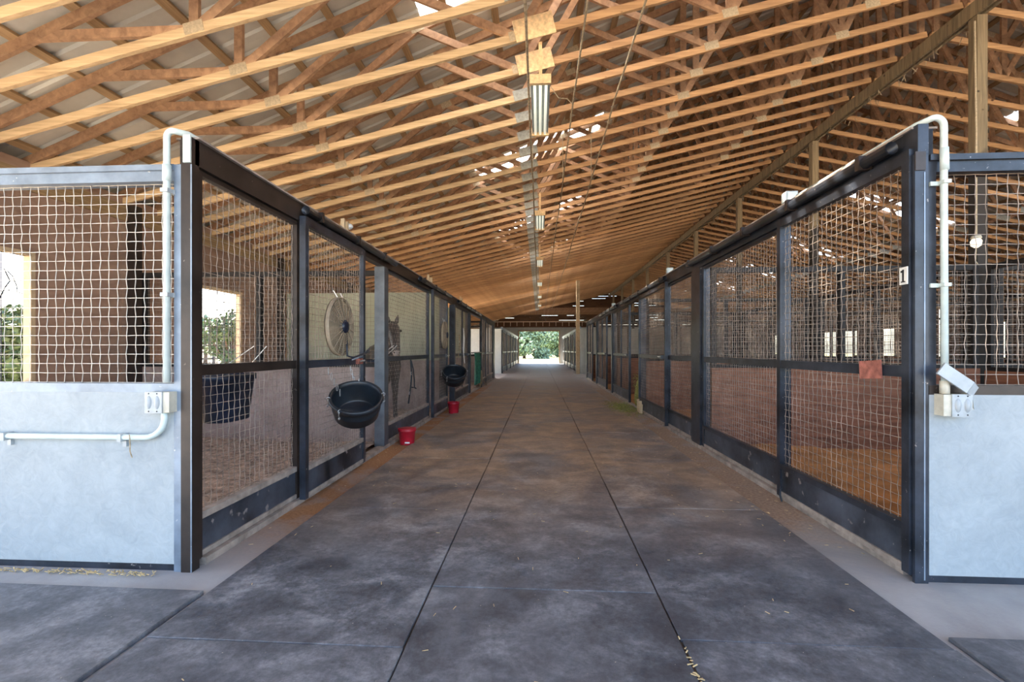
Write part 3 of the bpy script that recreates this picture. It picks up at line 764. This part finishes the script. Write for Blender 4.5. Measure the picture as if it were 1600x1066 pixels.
outer_wall(WR, 'wall_right_far', [(24.9, 25.9), (27.7, 28.9), (29.6, 30.9), (32, 33.2), (36, 37.2)], 'dark_board', 22.3, YEND, 3.62)
outer_wall(WL, 'wall_left_far', [(29, 30.2), (33, 34.2), (37, 38.2)], 'panel_board', 26.9, YEND, 3.62)
# studs inside left wall
for i, y in enumerate((6.42, 10.3, 14.2, 18.1)):
    tub_post('wall_post', 'dark post standing against the outer left wall in the %s stall corner' % ORD[i], WL+.05, WL+.17, y, y+.13, 0, 3.5, 'steel_brown')
# eave beams
for i, x in enumerate((WL, WR)):
    b = MB(); b.box(x-.06, x+.06, Y0R, YEND, 3.27, 3.50)
    xf = x+(-.44 if i == 0 else .44); b.box(xf-.02, xf+.02, Y0R, YEND, 3.28, 3.56)
    xs = sorted((x, xf)); b.box(xs[0], xs[1], Y0R, YEND, 3.27, 3.29)
    tag(b.build('eave_beam', 'purlin'), 'brown timber eave beam under the truss ends on the %s side' % ('left' if i == 0 else 'right'), 'beam')

# ------------------------------------------------------------------ far stall block, end wall
YB = 26.9
def far_block(side):
    x = (-2.24 if side < 0 else 2.36); n = 'left' if side < 0 else 'right'; xo = WL if side < 0 else RIDGE
    b = MB(); b.box(min(x, xo), max(x, xo), YB, YB+.14, 0, 2.62); struct(b.build('wall_far_block_%s' % n, 'grey_wall'))
    t = thing('header_beam', 'pale dusty header along the far %s stall block' % n, 'beam', (x, YB+.14, 0))
    b = MB(); b.box(-.06, .06, 0, YEND-YB-.3, 2.56, 2.74); b.build('channel', 'steel_grey', t)
    for i in range(5):
        y0 = YB+.2+i*3.9
        tub_post('steel_post', 'dark steel post in the far %s stall block, %s beyond the grey wall' % (n, ORD[i]), x-.07, x+.07, y0, y0+.2, 0, 2.56, 'steel')
        t = thing('mesh_panel', 'narrow looking mesh stall front in far %s block, %s beyond the grey wall' % (n, ORD[i]), 'panel', (x, y0+.25, 0))
        L = 3.6
        for yy in (0, 1.2, 2.4, 3.5): b = MB(); b.box(-.03, .03, yy, yy+.06, .05, 2.54); b.build('stile', 'steel_grey' if yy != 1.2 else 'steel', t)
        for z0, z1 in ((2.47, 2.54), (1.2, 1.28), (.30, .36)): b = MB(); b.box(-.028, .028, 0, L, z0, z1); b.build('rail', 'steel_grey', t)
        b = MB(); b.box(-.015, .015, 0, L, .05, .3); b.build('kick_panel', 'steel', t)
        stuff(put('wire_mesh', wire_mesh(L-.06, 2.1, False, 'wire_rust'), t, (0, .03, .36)))
    for i in range(4):
        partition('p', min(x-side*-.1, xo) if side > 0 else WL+.12, max(x, xo)-.14 if side > 0 else x-.1, YB+4.1+i*3.9, 'mesh partition inside the far %s stall block, %s' % (n, ORD[i]), 'brown_board')
far_block(-1); far_block(1)
b = MB(); b.box(-.14, .14, -.1, .0, -.28, .28)
# end wall with doorway
ox0, ox1, oz = -2.10, 1.97, 3.28
ew = struct(bpy.data.objects.new('wall_far', None)); C.objects.link(ew)
for (a, c, z0, z1) in ((WL, ox0, 0, 3.7), (ox1, WR, 0, 3.7), (ox0, ox1, oz, 3.7)):
    b = MB(); b.box(a, c, YEND, YEND+.12, z0, z1); b.build('wall_board', 'grey_wall', ew)
b = MB()
for (a, c, z0, z1) in ((ox0-.12, ox0, 0, oz+.12), (ox1, ox1+.12, 0, oz+.12), (ox0, ox1, oz, oz+.12)): b.box(a, c, YEND-.03, YEND+.14, z0, z1)
struct(b.build('door_1', 'pale_wood'))
z = 3.7; i = 0
while z < 8.3:     # open jointed gable boards with light in the gaps
    x0 = max(-6.2, (z-3.7)/.4-6.1); x1 = 2*RIDGE-x0
    xx = x0
    while xx < x1-.05:
        e = min(xx+random.uniform(.6, 1.5), x1)
        b = MB(); b.box(xx, e-.001, YEND, YEND+.03, z, z+random.choice((.243, .243, .2405, .226))); b.build('gable_board', 'end_board', ew); xx = e
    z += .243; i += 1
t = thing('ledger_beam', 'pale ledger with short rafter ends above the far doorway', 'beam', (0, YEND-.35, 0))
b = MB(); b.box(-6, 6, -.05, .0, 4.20, 4.30); b.build('ledger', 'ledger_paled', t)
b = MB(); b.box(-6, 6, .02, .08, 3.68, 3.80); b.build('lower_ledger', 'end_board', t)
for i in range(18):
    x = -5.6+i*.66; b = MB(); b.box(x-.03, x+.03, -.06, .0, 3.80, 4.22); b.build('rafter_end', 'ledger_paled', t)
b = MB(); b.box(-6, 6, .09, .12, 3.75, 4.3); b.build('backing_board', 'end_board', t)

# ------------------------------------------------------------------ lights and cables over the aisle
def strip_light(x, y, lab):
    t = thing('strip_light', lab, 'lamp', (x, y, 4.42))
    b = MB(); b.box(-.10, .10, 0, 1.22, 0, .05); b.box(-.11, -.10, 0, 1.22, -.02, .05); b.box(.10, .11, 0, 1.22, -.02, .05); b.build('reflector', 'box_grey', t)
    for e in (-.04, 1.22): b = MB(); b.box(-.12, .12, e, e+.04, -.045, .06); b.build('end_plate', 'osb', t)
    for dx in (-.065, 0, .065): b = MB(); b.tube([(dx, .0, -.022), (dx, 1.22, -.022)], .017, 10); b.build('tube', 'tube', t, True)
    for yy in (.1, 1.1): b = MB(); b.box(-.02, .02, yy, yy+.03, .05, zb(x)-4.42+.03); b.build('hanger', 'osb', t)
for i, y in enumerate((5.22, 10.3, 15.4, 20.5, 25.6, 30.7)):
    strip_light(.01, y, 'hanging fluorescent strip light under the trusses, %s' % ['nearest the camera', 'second from the camera', 'third from the camera', 'fourth from the camera', 'fifth from the camera', 'farthest and tiny'][i])
def sagging(x, y0, y1, z, r=.009, step=2.44, sag=.03):
    pts = []; y = y0
    while y < y1:
        for k in range(6): u = k/6; pts.append((x+.006*math.sin(y+u), y+u*step, z-sag*4*u*(1-u)))
        y += step
    return pts
for x, y0, y1, lab in ((-.115, -2, 36, 'left'), (.39, -2, 36, 'middle'), (.86, -2, 30, 'right')):
    t = thing('overhead_cable', 'thin brown overhead line running down the aisle, %s of the three' % lab, 'cable')
    b = MB(); b.tube(sagging(x, y0, y1, 4.24), .010 if x > -.1 else .014, 6); b.build('line', 'rope', t, True)
    yy = y0+2.44
    while yy < y1:
        b = MB(); b.tube([(x, yy, 4.24), (x, yy, zb(x)+.01)], .006, 5); b.build('hanger', 'rope', t); yy += 7.32
b = MB(); b.tube([(.11, 5.28, 4.42), (.22, 5.36, 4.30), (.32, 5.40, 4.31), (.39, 5.42, 4.25)], .005, 5)
tag(b.build('lamp_cord', 'rope'), 'short cord from the nearest strip light to the middle overhead line', 'cable')
t = thing('wall_lamp', 'small round jar lamp on conduit fixed to the nearest timber post', 'lamp', (RIDGE-.13, 6.68, 2.90))
b = MB(); b.lathe([(.001, .05), (.05, .045), (.06, .01), (.045, 0)], 16); b.build('lamp_cap', 'box_cream', t, True)
b = MB(); b.lathe([(.045, 0), (.062, -.03), (.055, -.09), (.02, -.12), (.001, -.122)], 16); b.build('lamp_glass', 'bulb', t, True)
b = MB(); b.tube([(0, 0, .05), (0, 0, 1.6), (0, .02, 3.0)], .012, 6); b.tube([(-.0, 0, -.10), (-.01, 0, -.30), (.03, 0, -.36)], .008, 6); b.build('lamp_conduit', 'nailplate', t)

# ------------------------------------------------------------------ buckets and tubs
def ring(c, r, n=16, ax=((1, 0, 0), (0, 0, 1))): return arc(c, r, 0, 360, ax, n)
def feed_tub(x, y, z, rad, h, tilt, lab, hose=True):
    t = thing('feed_tub', lab, 'tub', (x, y, z), (R(tilt[0]), R(tilt[1]), R(tilt[2])))
    prof = [(.001, -h*.5), (rad*.80, -h*.5), (rad*.84, -h*.45), (rad*.90, -h*.1), (rad*.92, -h*.08), (rad*.92, 0), (rad*.90, .02), (rad*.95, h*.28), (rad*.99, h*.30), (rad*1.03, h*.40),
            (rad*1.02, h*.48), (rad*.97, h*.5), (rad*.91, h*.48), (rad*.88, h*.3), (rad*.80, -h*.38), (rad*.74, -h*.44), (.001, -h*.44)]
    b = MB(); b.lathe(prof, 40); b.build('tub_body', 'tub', t, True)
    for a in (200, 250, 20, 100):
        ca, sa = math.cos(R(a)), math.sin(R(a)); px, py = rad*1.02*ca, rad*1.02*sa
        b = MB(); b.tube(ring((px, py, h*.47), .018, 12, ((ca, sa, 0), (0, 0, 1))), .004, 5, False); b.build('ring', 'chrome', t, True)
        b = MB(); b.tube([(px, py, h*.45), (px*1.04, py*1.04, h*.30), (px*1.02, py*1.02, h*.16)], .004, 5); b.tube(ring((px*1.02, py*1.02, h*.12), .012, 10, ((ca, sa, 0), (0, 0, 1))), .0035, 5, False); b.build('snap_hook', 'chrome', t, True)
    return t
feed_tub(XL+.36, 4.54, .82, .255, .25, (33, 8, 8), 'big black rubber feed tub tilted out from the nearest left door')
feed_tub(XL+.38, 9.75, .82, .26, .27, (32, 10, 0), 'smaller looking black feed tub on the second left door above a red bucket')
def hook_chain(p, q, lab):
    t = thing('chain', lab, 'chain'); p = Vector(p); q = Vector(q); n = 5
    for i in range(n):
        c = p.lerp(q, (i+.5)/n); b = MB(); L = (q-p).length/n*.62
        ax = ((1, 0, 0), (0, 0, 1)) if i % 2 else ((0, 1, 0), (0, 0, 1))
        pts = [(c.x+ax[0][0]*.009*math.cos(a), c.y+ax[0][1]*.009*math.cos(a), c.z+L*math.sin(a)) for a in [R(k*36) for k in range(11)]]
        b.tube(pts, .0028, 4, False); b.build('link', 'chrome', t)
hook_chain((XL+.12, 4.40, 1.20), (XL+.24, 4.46, .93), 'short bright chain holding the near feed tub on its door')
hook_chain((XL+.12, 4.95, 1.20), (XL+.22, 4.86, 1.0), 'far side chain of the near feed tub by the door stile')
def pail(x, y, z, r, h, mat, lab, name='bucket', bail=True, lid=False, flat=1.0, rot=0, hang=False, lip='same'):
    t = thing(name, lab, 'bucket', (x, y, z), (0, 0, R(rot)))
    prof = [(.001, 0), (r*.82, 0), (r*.84, .012), (r*.97, h*.82), (r*1.04, h*.84), (r*1.05, h*.90), (r, h*.92), (r*1.03, h*.97), (r*1.03, h), (r*.96, h), (r*.92, h*.8), (r*.80, .03), (.001, .03)]
    b = MB(); b.lathe(prof, 32); o = b.build('bucket_body', mat, t, True); o.scale = (flat, 1, 1)
    if bail:
        pts = []
        for i in range(13):
            a = R(i*15); pts.append((r*.25*math.sin(a) if not hang else 0, -r*1.05*math.cos(a), h*.93+(r*.08 if not hang else r*.95)*math.sin(a)))
        b = MB(); b.tube(pts, .005, 5); b.build('handle', 'red' if mat == 'red' else 'chrome', t, True)
    if lid:
        b = MB(); b.lathe([(.001, h*1.04), (r*.9, h*1.03), (r*1.07, h*1.01), (r*1.07, h*.96)], 32); b.build('lid', mat, t, True)
    return t
t = pail(-1.94, 6.66, 0, .125, .23, 'red', 'red bucket on the floor beside the wide grey post, nearer one', lid=True)
b = MB(); b.box(-.0, .07, -.1185, -.113, .03, .05); o = b.build('label_strip', 'white', t)
pail(-1.87, 9.95, 0, .125, .25, 'red', 'small red bucket on the floor under the second feed tub')
# hanging water buckets inside the stalls
def hung(x, y, z, lab, w=.46, h=.37, d=.30, mat='navy'):
    t = thing('water_bucket', lab, 'bucket', (x, y, z)); b = MB(); n = 28
    def sup(a, w_, d_): ca, sa = math.cos(a), math.sin(a); return (math.copysign(abs(ca)**.6, ca)*d_/2, math.copysign(abs(sa)**.6, sa)*w_/2)
    for s, zz in ((.78, 0), (.80, .01), (.97, h*.86), (1.05, h*.87), (1.05, h), (.97, h), (.95, h*.85), (.76, .03), (.01, .03)):
        for j in range(n): px, py = sup(2*math.pi*j/n, w*s, d*s); b.v.append((px, py, zz))
    for i in range(8):
        for j in range(n): j2 = (j+1) % n; b.f.append((i*n+j, i*n+j2, (i+1)*n+j2, (i+1)*n+j))
    b.f.append(tuple(reversed(range(n)))); b.build('bucket_body', mat, t, True)
    for s in (-1, 1):
        b = MB(); b.tube([(0, s*w*.48, h), (.14, s*w*.3, h+.10), (.285, s*w*.18, h+.22)], .004, 5); b.build('hanger', 'chrome', t)
    return t
hung(XL-.30, 3.54, .82, 'dark navy flat-sided water bucket hung inside the nearest left stall')
hung(XL-.30, 6.98, .93, 'dark bucket hung inside the second left stall near the grey post', .42, .30)
# rope halter
def halter(x, y, z, lab, s=1.0, mat='black'):
    t = thing('halter', lab, 'halter', (x, y, z))
    b = MB(); b.tube([(0, -.03, 0), (0, .00, -.12*s), (0, .03, -.22*s), (0, -.02, -.36*s), (0, -.14*s, -.62*s)], .012*s, 5); b.tube([(0, .0, -.02), (0, .10*s, -.14*s), (0, .16*s, -.30*s), (0, .17*s, -.42*s), (0, .0, -.40*s)], .010*s, 5)
    b.tube([(0, .17*s, -.42*s), (0, .27*s, -.44*s)], .010*s, 5); b.build('strap', mat, t, True)
    b = MB(); b.tube(ring((0, .01, -.2*s), .022*s, 10, ((0, 1, 0), (0, 0, 1))), .004, 5, False); b.tube(ring((0, -.08*s, -.48*s), .02*s, 10, ((0, 1, 0), (0, 0, 1))), .004, 5, False); b.build('buckle', 'chrome', t, True)
halter(XL+.07, 7.55, 1.22, 'black leather halter hanging on the second left stall mesh', 1.15)
halter(XL+.045, 12.3, 1.8, 'faded rope halter hanging on the third left stall', 1.0, 'rope')
halter(WL+.09, 4.86, 2.30, 'dark halter hanging against the bright nearest left window', .6, 'black')
b = MB()
pts = [(0, 0, 0), (0, .08, -.02), (0, .15, -.35), (0, .10, -.40)]
tag(put('lead_rope', MB().tube([(0, 0, 0), (.03, .02, -.3), (.0, .03, -.75), (.04, .0, -1.0), (.0, -.02, -.6), (.02, -.03, -.1)], .012, 6).mesh('lead_rope', 'white'), None, (XL+.038, 12.99, 2.0)), 'pale lead rope looped down the post after the second left doorway', 'rope')
# hooked rod (bar) beneath the fan
t = thing('blanket_bar', 'bent black steel blanket bar on the nearest left door below the fan', 'rack', (XL+.13, 0, 0))
b = MB(); b.tube([(.0, 4.83, 1.70), (.06, 4.70, 1.45), (.10, 4.62, 1.32), (.12, 4.72, 1.30), (.10, 5.25, 1.36), (.02, 5.42, 1.38)], .011, 7); b.build('bar', 'steel', t, True)
b = MB(); b.tube([(.03, 5.42, 1.40), (.05, 5.1, 1.30), (.0, 4.98, 1.27)], .008, 6); b.build('brace', 'steel_grey', t, True)
# fans
def fan(y, lab, r=.30, z=1.62, xo=.128):
    t = thing('stall_fan', lab, 'fan', (XL+xo, y, z), (0, R(90), 0))
    b = MB(); b.lathe([(r, .012), (r*1.01, .03), (r, .05), (r*.97, .05), (r*.98, .012)], 40); b.build('shroud', 'fan', t, True)
    b = MB()
    for k in range(1, 13): b.tube([(r*k/13*math.cos(a), r*k/13*math.sin(a), .05+.03*(1-k/13)) for a in [R(q*15) for q in range(25)]], .0032, 4, False)
    for q in range(18): a = R(q*20); b.tube([(.03*math.cos(a), .03*math.sin(a), .085), (r*math.cos(a), r*math.sin(a), .05)], .004, 4)
    stuff(b.build('grille', 'fan', t))
    b = MB(); b.lathe([(r*.99, .0), (r*.5, .005), (.01, .005)], 36); b.build('back_disc', 'fan', t, True)
    b = MB(); b.lathe([(.001, .11), (.05, .105), (.068, .09), (.068, .05)], 20); b.build('motor', 'navy', t, True)
    b = MB(); b.tube([(-r*.98, -.07, .03), (-r-.06, -.10, .0)], .006, 5); b.tube([(-r*.98, .07, .03), (-r-.05, .07, .0)], .006, 5); b.build('clip', 'chrome', t)
    for q in range(4):
        a = R(q*90+20); b = MB(); ca, sa = math.cos(a), math.sin(a)
        b.v = [(.05*ca+.03*sa, .05*sa-.03*ca, .02), (.05*ca-.03*sa, .05*sa+.03*ca, .035), (r*.9*ca-.09*sa, r*.9*sa+.09*ca, .04), (r*.9*ca+.07*sa, r*.9*sa-.07*ca, .015)]; b.f = [(0, 1, 2, 3)]
        b.build('blade', 'fan', t)
fan(4.62, 'round dusty beige stall fan mounted on the nearest left door')
fan(9.85, 'smaller looking round stall fan on the second left door', .29, 1.70)

b = MB(); b.box(-.02, .02, 14.3, 16.65, 1.27, 1.31)
tag(put('stall_guard', b.mesh('stall_guard', 'steel'), None, (XL+.085, 0, 0)), 'dark steel bar across the fourth left doorway carrying the green sheet', 'bar')
# green sheet, hose, hay, broken post stub
b = MB(); nx, nz = 18, 26
for j in range(nz+1):
    for i in range(nx+1):
        u, v = i/nx, j/nz; b.v.append((.05*math.sin(u*19+v*2)+.03*math.sin(u*7), u*(1.25-.25*v), -v*(.98+.06*math.sin(u*9))))
for j in range(nz):
    for i in range(nx): k = j*(nx+1)+i; b.f.append((k, k+1, k+nx+2, k+nx+1))
o = tag(put('green_sheet', b.mesh('green_sheet', 'green', True), None, (XL+.12, 14.6, 1.28)), 'green nylon sheet hanging in folds at the fourth left stall', 'blanket')
o.modifiers.new('thickness', 'SOLIDIFY').thickness = .008
t = thing('hose', 'pale coiled hose hanging low beyond the green sheet', 'hose', (XL+.12, 16.3, .45))
b = MB(); b.tube([(.03*math.sin(a*.3), .20*math.cos(a), .22*math.sin(a)-.01*a) for a in [k*.4 for k in range(52)]], .013, 6); b.build('coil', 'rope', t, True)
b = MB(); b.tube([(0, .2, .0), (.05, .4, -.2), (.1, .9, -.4)], .013, 6); b.build('tail', 'rope', t, True)
b = MB(); rnd = random.Random(5)
for i in range(900):
    y = rnd.uniform(10.8, 11.75); x = rnd.uniform(XR+.08, XR+.62); z = rnd.uniform(.02, .85)*(1-.1*abs(y-11.2)); a = rnd.uniform(0, 6.3); L = .07
    b.bar((x, y, z), (x+math.cos(a)*L, y+math.sin(a)*L, z+rnd.uniform(-.07, .07)), .010, .004)
b2 = MB(); b2.lathe([(.001, 0), (.40, 0), (.43, .25), (.38, .6), (.22, .82), (.001, .86)], 20)
t = thing('hay_heap', 'tall green hay bundle standing inside the open right doorway', 'hay', (0, 0, 0))
stuff(b.build('loose_hay', 'hay', t)); o = b2.build('hay_core', 'hay', t, True, (XR+.42, 11.25, 0))
b = MB(); rnd = random.Random(8)
for i in range(900):
    x = min(XR-.07, rnd.gauss(1.98, .16)); y = rnd.gauss(11.0, .55); a = rnd.uniform(0, 6.3); L = rnd.uniform(.02, .06)
    b.bar((x-math.cos(a)*L, y-math.sin(a)*L, .026), (min(XR-.065, x+math.cos(a)*L), y+math.sin(a)*L, .026+rnd.uniform(0, .03)), .005, .003)
stuff(tag(b.build('spilled_hay', 'hay'), 'green hay spilled on the mats before the open right doorway', 'hay'))
t = thing('post_stub', 'splintered weathered wood stub at the foot of the second right stall', 'stub', (XR-.13, 10.1, 0))
for i in range(7):
    h = .22+.09*math.sin(i*2.3); b = MB(); yy = -.13+i*.04; b.bar((0, yy, .028), (random.uniform(-.02, .02), yy+.01, h), .05, .042, (0, 1, 0)); b.build('splinter', 'pale_wood', t)

# ------------------------------------------------------------------ horse in the second left stall
def skin(name, verts, edges, radii, mat, parent, root=0, lv=2):
    m = bpy.data.meshes.new(name); m.from_pydata(verts, edges, []); o = bpy.data.objects.new(name, m); C.objects.link(o); o.parent = parent
    m.materials.append(M[mat]); s = o.modifiers.new('skin', 'SKIN'); s.use_smooth_shade = True
    for i, r in enumerate(radii):
        sv = m.skin_vertices[0].data[i]; sv.radius = (r if isinstance(r, tuple) else (r, r)); sv.use_root = (i == root)
    subdiv(o, lv); return o
# horse local frame: +X = forward (towards head), Z up, Y sideways
H = thing('horse', 'dark bay horse looking out through the second left stall mesh', 'horse', (-3.12, 9.0, .06), (0, 0, R(-62)))
V = [(-.55, 0, 1.27), (-.75, 0, 1.20), (-.2, 0, 1.20), (.25, 0, 1.18), (.55, 0, 1.22), (.78, 0, 1.38), (.98, 0, 1.56), (1.10, 0, 1.72)]
E = [(0, 1), (0, 2), (2, 3), (3, 4), (4, 5), (5, 6), (6, 7)]
Rr = [(.27, .28), (.19, .22), (.29, .30), (.29, .31), (.22, .28), (.13, .20), (.105, .155), (.10, .12)]
def leg(att, pts, rr):
    last = att
    for p, r_ in zip(pts, rr): V.append(p); Rr.append(r_); E.append((last, len(V)-1)); last = len(V)-1
for s in (-1, 1):
    leg(0, [(-.56, s*.16, 1.02), (-.46, s*.17, .80), (-.72, s*.16, .54), (-.66, s*.16, .20), (-.60, s*.16, .10), (-.57, s*.16, .03)], [.17, .115, .065, .042, .05, .06])
    leg(4, [(.52, s*.15, .98), (.50, s*.15, .76), (.53, s*.15, .48), (.53, s*.15, .18), (.57, s*.15, .10), (.60, s*.15, .03)], [.13, .085, .055, .040, .048, .06])
skin('body', V, E, Rr, 'horse', H, 0)
hv = [(1.06, 0, 1.70), (1.19, 0, 1.70), (1.30, 0, 1.58), (1.40, 0, 1.42), (1.47, 0, 1.29), (1.50, 0, 1.23)]
hd = skin('head', hv, [(i, i+1) for i in range(5)], [(.11, .125), (.125, .15), (.105, .135), (.082, .095), (.074, .075), (.06, .055)], 'horse', H)
for s in (-1, 1):
    b = MB(); b.lathe([(.034, 0), (.038, .04), (.026, .10), (.002, .15)], 10); o = b.build('ear', 'horse', hd, True, (1.10, s*.065, 1.80)); o.rotation_euler = (R(-s*12), R(12), 0); o.scale = (.6, 1, 1)
    b = MB(); b.lathe([(.001, -.024), (.018, -.014), (.024, 0), (.018, .014), (.001, .024)], 12); b.build('eye', 'eye', hd, True, (1.255, s*.115, 1.655))
    b = MB(); b.lathe([(.001, -.016), (.012, -.008), (.015, 0), (.012, .008), (.001, .016)], 8); b.build('nostril', 'eye', hd, True, (1.515, s*.038, 1.275))
b = MB(); b.lathe([(.001, -.075), (.05, -.05), (.066, 0), (.05, .05), (.001, .075)], 18); o = b.build('muzzle', 'blaze', hd, True, (1.475, 0, 1.275)); o.rotation_euler = (0, R(30), 0); o.scale = (.95, 1, 1.0)
b = MB()
for i in range(70):
    u = random.random(); x = .45+u*.65; z = 1.42+u*.40; s = random.uniform(-.02, .02)
    b.tube([(x, s, z), (x-.06, s+.07, z-.03), (x-.08, s+.10, z-.16)], .010, 3)
for i in range(14): b.tube([(1.1, random.uniform(-.03, .03), 1.83), (1.2, random.uniform(-.04, .04), 1.80), (1.27, random.uniform(-.05, .05), 1.66)], .008, 3)
stuff(b.build('mane', 'mane', H))
b = MB()
for i in range(40): s = random.uniform(-.05, .05); b.tube([(-.88, s*.5, 1.25), (-1.0, s, 1.05), (-1.0, s*1.4, .7), (-.96, s*1.4, .35)], .012, 3)
stuff(b.build('tail', 'mane', H))

# ------------------------------------------------------------------ outdoors
def tree(x, y, h, r, lab, mat='leaf', n=9, leaves=5200, name='tree', ls=.16, seed=1, low=.25, group=None):
    rnd = random.Random(seed); t = thing(name, lab, 'tree', (x, y, -.05), group=group)
    b = MB(); b.tube([(0, 0, 0), (.1, 0, h*.3), (.0, .1, h*.6)], .2, 8, rs=[h*.045, h*.032, h*.015]); 
    bl = []
    for i in range(n):
        a = rnd.uniform(0, 6.3); q = rnd.uniform(.2, .75)*r; z = h*rnd.uniform(low+.12, .82)
        bl.append((q*math.cos(a), q*math.sin(a), z, r*rnd.uniform(.35, .55)))
        b.tube([(0, 0, h*.28), (q*math.cos(a)*.5, q*math.sin(a)*.5, (h*.28+z)*.5), (q*math.cos(a), q*math.sin(a), z)], .1, 5, rs=[h*.016, h*.011, h*.004])
    b.build('trunk', 'bark', t, True); bl.append((0, 0, h*.72, r*.6)); b = MB()
    for i in range(leaves):
        c = rnd.choice(bl); d = Vector((rnd.gauss(0, 1), rnd.gauss(0, 1), rnd.gauss(0, 1))).normalized()*c[3]*rnd.uniform(.55, 1.05)
        p = Vector(c[:3])+Vector((d.x, d.y, d.z*.7)); u = Vector((rnd.gauss(0, 1), rnd.gauss(0, 1), rnd.gauss(0, 1))).normalized()*ls
        v = u.orthogonal().normalized()*ls*.6; k = len(b.v)
        b.v += [tuple(p-u), tuple(p+v), tuple(p+u), tuple(p-v)]; b.f.append((k, k+1, k+2, k+3))
    stuff(b.build('foliage', mat, t)); return t
tree(-2.6, 78, 7.2, 4.3, 'broad leafy oak left of centre beyond the far doorway', seed=2, ls=.30, low=-.06, n=22, leaves=9000)
tree(3.6, 92, 6.8, 4.6, 'rounded oak right of centre beyond the far doorway', seed=3, ls=.30, low=-.06, n=22, leaves=9000)
tree(-9.9, 7.7, 2.5, .95, 'bushy small tree outside the nearest left stall window', 'leaf_dark', leaves=5000, ls=.06, seed=4, low=.02, n=12)
tree(-10.4, 14.9, 3.0, 1.1, 'narrow dark tree outside the second left window', 'leaf_dark', leaves=5000, ls=.07, seed=5, low=.02, n=12)
for i in range(7):
    tree(-46+i*4.5-(i % 2)*3, 20+i*9, 5+i % 3, 3.2, 'hazy distant tree in the treeline left of the barn', 'leaf', leaves=1500, ls=.4, seed=20+i, group='distant treeline on the left')
f = thing('paddock_fence', 'dark paddock fence seen outside the left stall windows', 'fence', (-20, 0, -.05))
for i in range(26):
    b = MB(); b.box(-.07, .07, i*1.6-.07, i*1.6+.07, 0, 1.35); b.build('fence_post', 'steel', f)
for z in (.5, .9, 1.3): b = MB(); b.box(-.1, -.06, 0, 40, z-.06, z+.06); b.build('fence_rail', 'steel', f)
